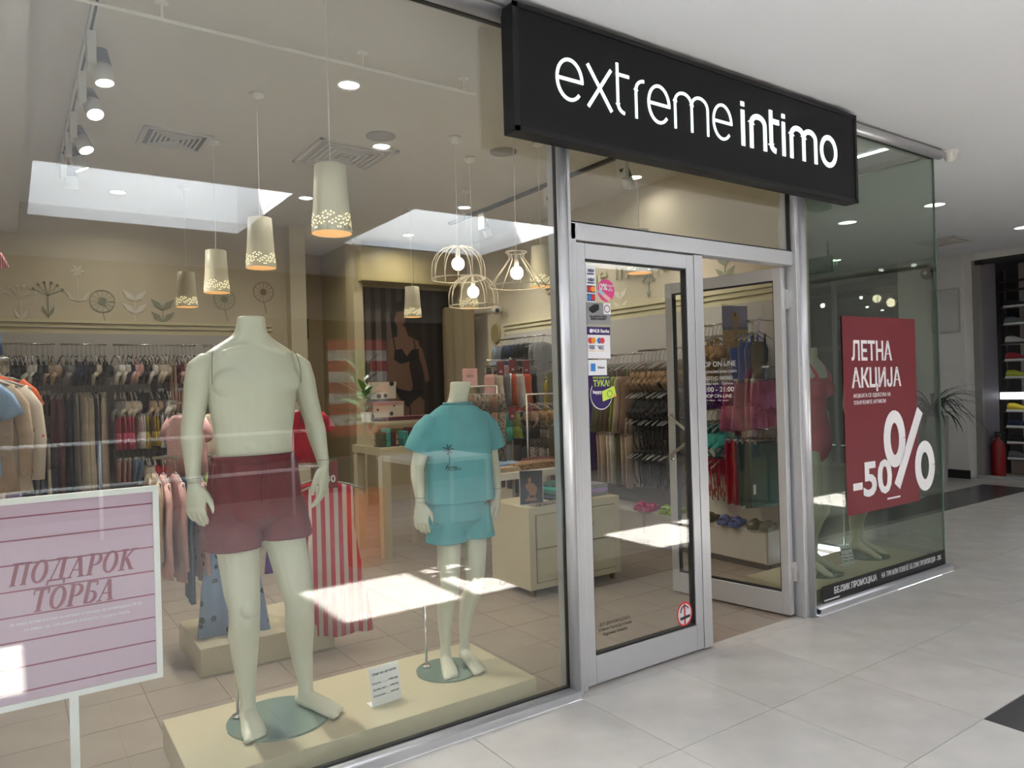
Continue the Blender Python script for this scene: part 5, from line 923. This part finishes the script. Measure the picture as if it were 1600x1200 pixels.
for z, l in ((2.13, 'upper'), (1.83, 'lower')):
    e = empty('wall_plate', (2.29, 5.02, z)); tag(e, '%s oval woven wall plate next to the brown curtain' % l, 'plate'); v = [(0, .10*cos(2*pi*k/28), .13*sin(2*pi*k/28)) for k in range(28)]+[(-.02, .085*cos(2*pi*k/28), .115*sin(2*pi*k/28)) for k in range(28)]
    mesh('plate', v, [tuple(range(28)), tuple(range(55, 27, -1))]+[(k, (k+1) % 28, 28+(k+1) % 28, 28+k) for k in range(28)], mat('woven_tan', (.30, .24, .10), .8, bump=.3), e)
e = empty('wall_controller', (.55, 7.18, 2.33)); tag(e, 'dark wall controller in the recess behind the counter', 'controller'); box('controller_body', -.085, .085, -.03, .0, -.14, .14, BK, e, bevel=.01); box('controller_screen', -.06, .06, -.032, -.03, .0, .1, DKGREY, e)
e = empty('shelf_unit', (2.02, 4.45, 0)); tag(e, 'low brown shelf unit with dark files near the fitting curtain', 'shelf'); box('shelf_board', -.22, .22, -.12, .12, 1.05, 1.08, BROWN, e); box('shelf_board', -.22, .22, -.12, .12, 1.42, 1.45, BROWN, e); box('shelf_side', -.22, -.19, -.12, .12, 0, 1.45, BROWN, e); box('shelf_side', .19, .22, -.12, .12, 0, 1.45, BROWN, e)
for i in range(8): o = box('file_binder', -.02, .02, -.1, .1, 0, .26, (BK, C['grey'], C['pale pink'], C['dusty pink'])[i % 4], None, loc=(1.84+.05*i, 4.43, 1.45)); tag(o, '%s file binder on the brown shelf unit, %s from the left' % (('black', 'grey', 'pale pink', 'dusty pink')[i % 4], ORD[i]), 'binder')
# wall decals and 3-D letters on the walls
DG = mat('decal_green', (.30, .31, .23), .7); DW = mat('decal_white', (.72, .69, .60), .7)
def flower(x, z, kind, m, label, y=5.695, s=1, wall='back'):
    e = empty('wall_decal', (x, y, z)); tag(e, label, 'decal'); b = MB()
    if kind == 0:
        b.add(*stroke([(0, -.22*s), (.0, 0)], .008, -.001, .001))
        for a in (-60, -35, -12, 12, 35, 60): p = (.14*s*sin(R(a)), .13*s*cos(R(a))); b.add(*stroke([(0, 0), p], .005, -.001, .001)); b.add(*stroke([(p[0]-.012, p[1]), (p[0]+.012, p[1])], .024, -.001, .001))
        for q in (-1, 1): b.add(*stroke([(0, -.2*s), (q*.03*s, -.15*s), (q*.05*s, -.10*s)], [.005, .03*s, .004], -.001, .001))
    elif kind == 1:
        b.add(*stroke(arc(0, 0, .11*s, .11*s, 0, 360, 28), .008, -.001, .001)); b.add(*stroke(arc(0, 0, .019*s, .019*s, 0, 360, 14), .036*s, -.001, .001)); b.add(*stroke([(.0, -.11*s), (.03*s, -.24*s)], .008, -.001, .001))
        for a in range(0, 360, 30): b.add(*stroke([(.04*s*cos(R(a)), .04*s*sin(R(a))), (.105*s*cos(R(a)), .105*s*sin(R(a)))], .004, -.001, .001))
    elif kind == 2:
        for q in (-1, 1):
            for h in (0, -.13*s): b.add(*stroke([(0, -.06*s+h), (q*.05*s, h-.005), (q*.11*s, .05*s+h)], [.01, .06*s, .006], -.001, .001))
        b.add(*stroke([(0, -.3*s), (0, 0)], .007, -.001, .001))
    else:
        for a in range(0, 360, 60): b.add(*stroke([(0, 0), (.035*s*cos(R(a)), .035*s*sin(R(a))), (.065*s*cos(R(a)), .065*s*sin(R(a)))], [.005, .03*s, .004], -.001, .001))
        b.add(*stroke([(0, -.34*s), (0, 0)], .005, -.001, .001))
        for q in (-1, 1): b.add(*stroke([(0, -.30*s), (q*.06*s, -.27*s), (q*.10*s, -.2*s)], [.005, .035*s, .004], -.001, .001))
    b.build('decal_shape', m, e)
    if wall == 'right': e.rotation_euler = (0, 0, -pi/2)
    return e
for x, z, k, m, l in ((-2.43, 2.46, 0, DG, 'green umbel flower decal at the left of the back wall'), (-1.97, 2.43, 1, DG, 'dandelion clock decal left of centre on the back wall'), (-2.18, 2.72, 3, DW, 'white daisy decal between the umbel and the dandelion'), (-1.42, 2.42, 2, DG, 'grey green twin leaf decal on the back wall'), (-.80, 2.50, 1, DG, 'dandelion decal left of the neck of the adult mannequin'), (-1.68, 2.5, 2, DW, 'white sprout decal on the back wall'), (-.38, 2.60, 1, mat('decal_brown', (.28, .2, .12)), 'brown centred dandelion decal on the pillar end of the back wall'), (-2.65, 2.42, 0, DW, 'faint white umbel decal at the far left of the back wall')): flower(x, z, k, m, l)
flower(2.295, 2.42, 2, DG, 'grey leaf decal above the right wall moulding near the window', 1.45, 1.1, 'right') if 0 else None
for y, z, k, m, l in ((1.45, 2.50, 2, DG, 'big grey leaf decal on the right wall above the moulding'), (2.35, 2.40, 0, DG, 'small sprig decal under the wall letters'), (2.75, 2.36, 2, DW, 'white leaf decal under the wall letters'), (3.2, 2.9, 3, DW, 'white star flower decal high on the right wall')):
    e = flower(2.295, z, k, m, l, 0, .9 if k != 0 else .6, 'right'); e.location = (2.295, y, z)
wl = empty('wall_lettering', (2.28, 3.0, 2.58), -pi/2); tag(wl, 'cream raised lettering on the right wall above the moulding', 'lettering'); txt('extreme intimo', .26, mat('cream_letter', (.60, .54, .38), .6), wl, (0, 0, 0), ext=.008, width=1.95)
#@@MALL
# ------------------------------------------------------------ side passage and shops beyond
DARKW = mat('dark_shop_wall', (.055, .055, .06), .7); BF = mat('black_frame', (.02, .02, .02), .4)
for a in ((8.5, 8.62, 3.1, 3.25, 0, 3.15), (8.5, 8.62, 2.0, 2.15, 0, 3.15)): pass
st(box('wall_pier', 8.2, 8.6, 2.14, 3.05, 0, 3.15, WALLW), 'white wall pier between the two shops of the side passage'); st(box('baseboard_pier', 8.18, 8.2, 2.12, 3.07, 0, .12, BLACK), 'black skirting at the foot of the white pier', 'baseboard')
st(box('wall_header', 8.45, 8.6, -7.5, 7, 3.05, 3.3, WALLW), 'white header above the shop openings of the side passage')
st(box('wall_end', 3.0, 12.1, 7.0, 7.15, 0, 3.3, DARKW), 'dark end wall of the side passage'); st(box('wall_shop', 12.0, 12.1, -7.5, 7, 0, 3.3, DARKW), 'dark rear wall of the sports shop')
st(box('ceiling', 8.6, 12.1, -7.5, 7, 3.15, 3.25, mat('shop_dark_ceiling', (.10, .10, .11), .8)), 'dark ceiling of the sports shop', 'ceiling'); st(box('floor', 9.2, 12, -7.5, 0, -.06, 0, DARKT), 'dark floor of the sports shop', 'floor')
st(box('wall_divide', 8.6, 12, -3.1, -3.0, 0, 3.2, DARKW), 'dark side wall of the sports shop'); st(box('wall_divide', 8.45, 8.6, -7.5, -2.6, 0, 3.1, WALLW), 'white wall left of the camera side of the sports shop')
st(box('wall_backing', -7.1, 12.1, -8.6, -8.5, -.1, 3.3, mat('dim_backing', (.10, .09, .08), .8)), 'dim added backing wall closing off the sky behind the opposite shop opening'); st(box('ceiling', -7, 9.2, -8.6, -7.5, 3.15, 3.25, DARKW), 'dark ceiling inside the opposite shop', 'ceiling'); st(box('floor', -7, 9.2, -8.6, -7.5, -.06, 0, DARKT), 'dark floor inside the opposite shop', 'floor')  # backing wall added to keep bright sky out of the opposite opening
sf = empty('window_4'); st(sf, 'dark framed glass front of the sports shop left of the pier', 'window')
for y in (3.12, 4.25, 5.6): box('frame_post', 8.5, 8.56, y, y+.06, 0, 3.05, mat('grey_frame', (.22, .21, .2), .5) if y == 4.25 else BF, sf)
box('frame_bar', 8.5, 8.56, 3.1, 7, 2.98, 3.05, BF, sf); box('glass_pane', 8.52, 8.53, 3.15, 7, .05, 3.0, G_SIDE, sf)
for z in (2.86, 2.62, 2.48): box('ceiling_bar', 8.9, 8.94, 3.1, 7, z, z+.04, BF, sf)
sd_ = empty('window_5'); st(sd_, 'grey framed opening of the sports shop right of the pier', 'window'); box('frame_post', 8.45, 8.52, 2.05, 2.14, 0, 3.05, mat('grey_frame', (.3, .3, .3)), sd_); box('frame_post', 8.52, 9.0, 2.06, 2.10, 0, 3.05, mat('violet_grey_panel', (.16, .15, .18), .5), sd_); box('frame_bar', 8.45, 8.52, -2.6, 2.1, 2.98, 3.05, mat('black_frame', (.02, .02, .02)), sd_); box('sill', 8.42, 8.55, -2.6, 2.14, 0, .03, ALU, sd_)
e = empty('shop_lettering', (8.75, 3.75, 2.36), -pi/2); tag(e, 'grey department lettering on a dark band in the sports shop', 'lettering'); box('band', -.8, .6, 0, .02, -.12, .12, DKGREY, e); txt('BASKETBALL', .17, mat('letter_grey', (.3, .3, .3)), e, (-.1, -.002, 0), width=1.0)
e = empty('shop_lettering', (8.85, 4.55, 1.95), -pi/2); tag(e, 'small white department lettering left of the sale poster', 'lettering'); txt('LIFESTYLE', .12, mat('letter_pale', (.5, .5, .5)), e, (0, 0, 0), width=.7)
for i, (y, z) in enumerate(((4.05, 2.78), (3.95, 2.62), (3.7, 2.52), (3.85, 2.42), (3.4, 2.86), (4.75, 2.72))):
    e = empty('shop_spotlight', (8.95, y, z)); tag(e, 'small bright sports shop spotlight above the sale poster, %s from the top' % ORD[(1, 3, 4, 5, 0, 2)[i]], 'lamp', 'bright sports shop spotlights'); mesh('lamp_head', *tubed([(.09, 0, .02), (0, 0, 0)], .034, 14), BK, e, True); mesh('lens', *tubed([(-.004, 0, 0), (0, 0, 0)], .026 if i < 5 else .04, 14), LED, e)
area(9.8, 4.3, 3.1, .5, 45, (1, .95, .9)); area(9.8, .8, 3.1, .5, 40, (1, .9, .85))
# shoe wall
SHW = mat('shelf_white', (.6, .58, .58), .5)
st(box('wall_display', 9.75, 9.85, -2.5, 2.05, 0, 3.1, mat('rose_grey_wall', (.42, .36, .35), .7)), 'pinkish grey display wall behind the shoe shelves')
sh_ = empty('shoe_rack', (9.2, 1.2, 0)); tag(sh_, 'black slotted shoe rack just inside the sports shop', 'rack'); box('rack_post', -.03, .03, .82, .88, 0, 2.95, BF, sh_); box('rack_post', -.03, .03, -.9, -.84, 0, 2.95, BF, sh_)
LV = [2.40, 2.15, 1.87, 1.63, 1.38, .90, .67, .44, .21]
for z in LV: box('shelf', -.10, .14, -.85, .85, z-.012, z, CHROME, sh_)
lb = empty('light_box', (9.06, 1.25, 1.08)); tag(lb, 'glowing white light bar across the shoe rack', 'sign'); box('light_panel', -.05, .02, -.8, .80, 0, .10, emi('light_panel', (.9, .95, 1), 1.6), lb)
for z in (2.75, 2.62): box('ceiling_bar', -.2, -.16, -1.6, .85, z, z+.03, BF, sh_)
def shoe_mesh(var):
    v = []; f = []; n = 10
    prof = [(-.14, .03, .085, .0), (-.12, .036, .10, .0), (-.06, .036, .10, 0), (-.01, .038, .085, 0), (.05, .043, .06, 0), (.10, .042, .045, 0), (.14, .03, .035, 0), (.15, .01, .02, 0)]
    for x, w_, h, q in prof:
        for k in range(n): a = 2*pi*k/n; v.append((x, w_*cos(a), max(.022, h/2+h/2*sin(a)) if sin(a) > -.5 else .022))
    for i in range(len(prof)-1):
        for k in range(n): f.append((i*n+k, i*n+(k+1) % n, (i+1)*n+(k+1) % n, (i+1)*n+k))
    f += [tuple(range(n-1, -1, -1)), tuple((len(prof)-1)*n+k for k in range(n))]; return v, f
SHC = [('black', (.02, .02, .025)), ('lime', (.45, .5, .05)), ('grey', (.15, .16, .18)), ('yellow', (.6, .45, .02)), ('white', (.55, .52, .5)), ('navy', (.02, .03, .08)), ('red', (.35, .03, .04))]
upper = shoe_mesh(0)
for li, z in enumerate(LV):
    for k in range(3):
        cn, c = SHC[(li*2+k*3) % 7] if not (li == 5 and k == 0) else SHC[3]
        e = empty('sports_shoe', (9.17, 1.86-.36*k, z), R(-90)); tag(e, '%s sports shoe on the %s shoe rack shelf from top, %s from left' % (cn, ORD[li], ORD[k]), 'shoe', 'sports shoes on the shoe rack'); e.scale = (1.12, 1.12, 1.25)
        mesh('upper', *upper, mat('shoe_'+cn, c, .6), e, True); b = MB(); b.box(-.145, .15, -.04, .04, 0, .024); b.build('sole', WHITE if cn != 'white' else DKGREY, e)
fe = empty('fire_extinguisher', (8.72, 1.98, 0)); tag(fe, 'red fire extinguisher beside the sports shop opening', 'extinguisher'); v, f = latd([(0, 0), (.085, 0), (.09, .03), (.09, .42), (.07, .49), (.03, .52), (.03, .56)], 24, False, True); mesh('cylinder_body', v, f, mat('extinguisher_red', (.25, .01, .012), .35), fe, True); box('valve', -.03, .03, -.03, .03, .56, .60, BK, fe); mesh('hose', *tubed([(0, .03, .58), (-.05, .1, .5), (-.02, .11, .3)], .011, 8), BK, fe, True); box('handle', -.02, .02, -.1, .03, .61, .63, BK, fe)
mp = empty('evacuation_map', (8.19, 2.38, 2.05), -pi/2); tag(mp, 'pale framed evacuation map on the white pier', 'sign'); box('map_frame', -.19, .19, -.015, .0, 0, .62, mat('map_frame_grey', (.4, .39, .37)), mp); box('map_sheet', -.17, .17, -.018, -.015, .02, .60, spots('map_print', (.5, .49, .46), (.2, .2, .2), 22, .12), mp)
fa = empty('alarm_bell', (8.18, 2.62, 2.93)); tag(fa, 'round dark red alarm bell high on the white pier', 'alarm'); mesh('bell_dome', *blob(0, 0, 0, .05, .09, .09, 8), mat('bell_red', (.12, .02, .02), .5), fa, True); mesh('bell_hub', *blob(-.04, 0, 0, .03, .03, .03, 6), WHITEPL, fa, True)
pt = plant('potted_plant', 'tall dark spiky plant in a ribbed grey planter in front of the pier', 7.25, 2.15, 0, 90, .78, 0, mat('spiky_leaf', (.018, .028, .018), .5), mat('planter_grey', (.30, .30, .29), .6, bump=.5, bscale=30), .18, .92, .014, 0, 'plant', 1.25)
mesh('trunk', *tubed([(0, 0, .88), (0, 0, 1.08)], [.04, .02], 10), mat('spiky_leaf', (.018, .028, .018)), pt, True)
ax = empty('exit_sign', (5.6, 2.55, 2.86)); tag(ax, 'small green exit sign seen behind the door post', 'sign'); box('sign_panel', -.02, .02, -.22, .22, -.1, .1, mat('exit_green', (.01, .10, .02), .5), ax); ax2 = txt('EXIT', .1, emi('exit_glow', (.2, .9, .3), .8), ax, (-.022, -.06, 0), (pi/2, 0, -pi/2)); flat('running_figure', [(-.02, -.07), (.02, 0), (0, .06), (.04, .02), (.05, -.07)], 0, MATS['exit_glow'], ax).rotation_euler = (0, 0, -pi/2); ax.children[-1].location = (-.022, .15, 0); box('sign_drop', -.008, .008, -.008, .008, .1, .29, DKGREY, ax)
for x, y, l in ((4.84, .92, 'mall downlight at the right edge of the glass corner'), (4.80, 1.81, 'mall downlight seen through the side glass'), (7.05, 3.35, 'far mall downlight next to the exit sign'), (7.0, .95, 'mall downlight at the right edge of the picture')): dl(x, y, 3.15, .09, l, LEDM, 10, (.95, 1, .97), 'mall ceiling downlights')
vent(7.05, 1.85, 3.15, .55, .5, 'dark square air vent in the ceiling of the side passage')
sm = empty('smoke_detector', (3.14, .0, 3.15)); tag(sm, 'cream smoke detector on the mall ceiling by the glass corner', 'detector'); mesh('detector_base', *latd([(.055, 0), (.055, -.015), (.045, -.018)], 24), WHITEPL, sm, True); mesh('detector_dome', *latd([(.046, -.017), (.040, -.06), (.025, -.08), (0, -.082)], 24), WHITEPL, sm, True)
# things behind the camera that the glass mirrors
big = plant('potted_plant', 'large leafy plant in an orange planter in the walkway', -.30, -3.08, 0, 24, .30, 0, mat('big_leaf', (.08, .15, .07), .3), mat('planter_orange', (.55, .13, .05), .6), .19, .62, .042, 1.0)
ct = table('cafe_table', 'white cafe table in the walkway mirrored in the window', .35, 1.25, -4.3, -3.5, .78, WHITEPL, .04, .035)
e = empty('barrier_railing', (0, -5.9, 0)); tag(e, 'white two bar barrier railing across the walkway', 'railing')
for z in (1.0, .55): mesh('rail', *tubed([(-6, 0, z), (.2, 0, z)], .02, 8), WHITE, e, True)
for x in (-6, -4, -2, 0): mesh('rail_post', *tubed([(x, 0, 0), (x, 0, 1.0)], .018, 8), WHITE, e, True)
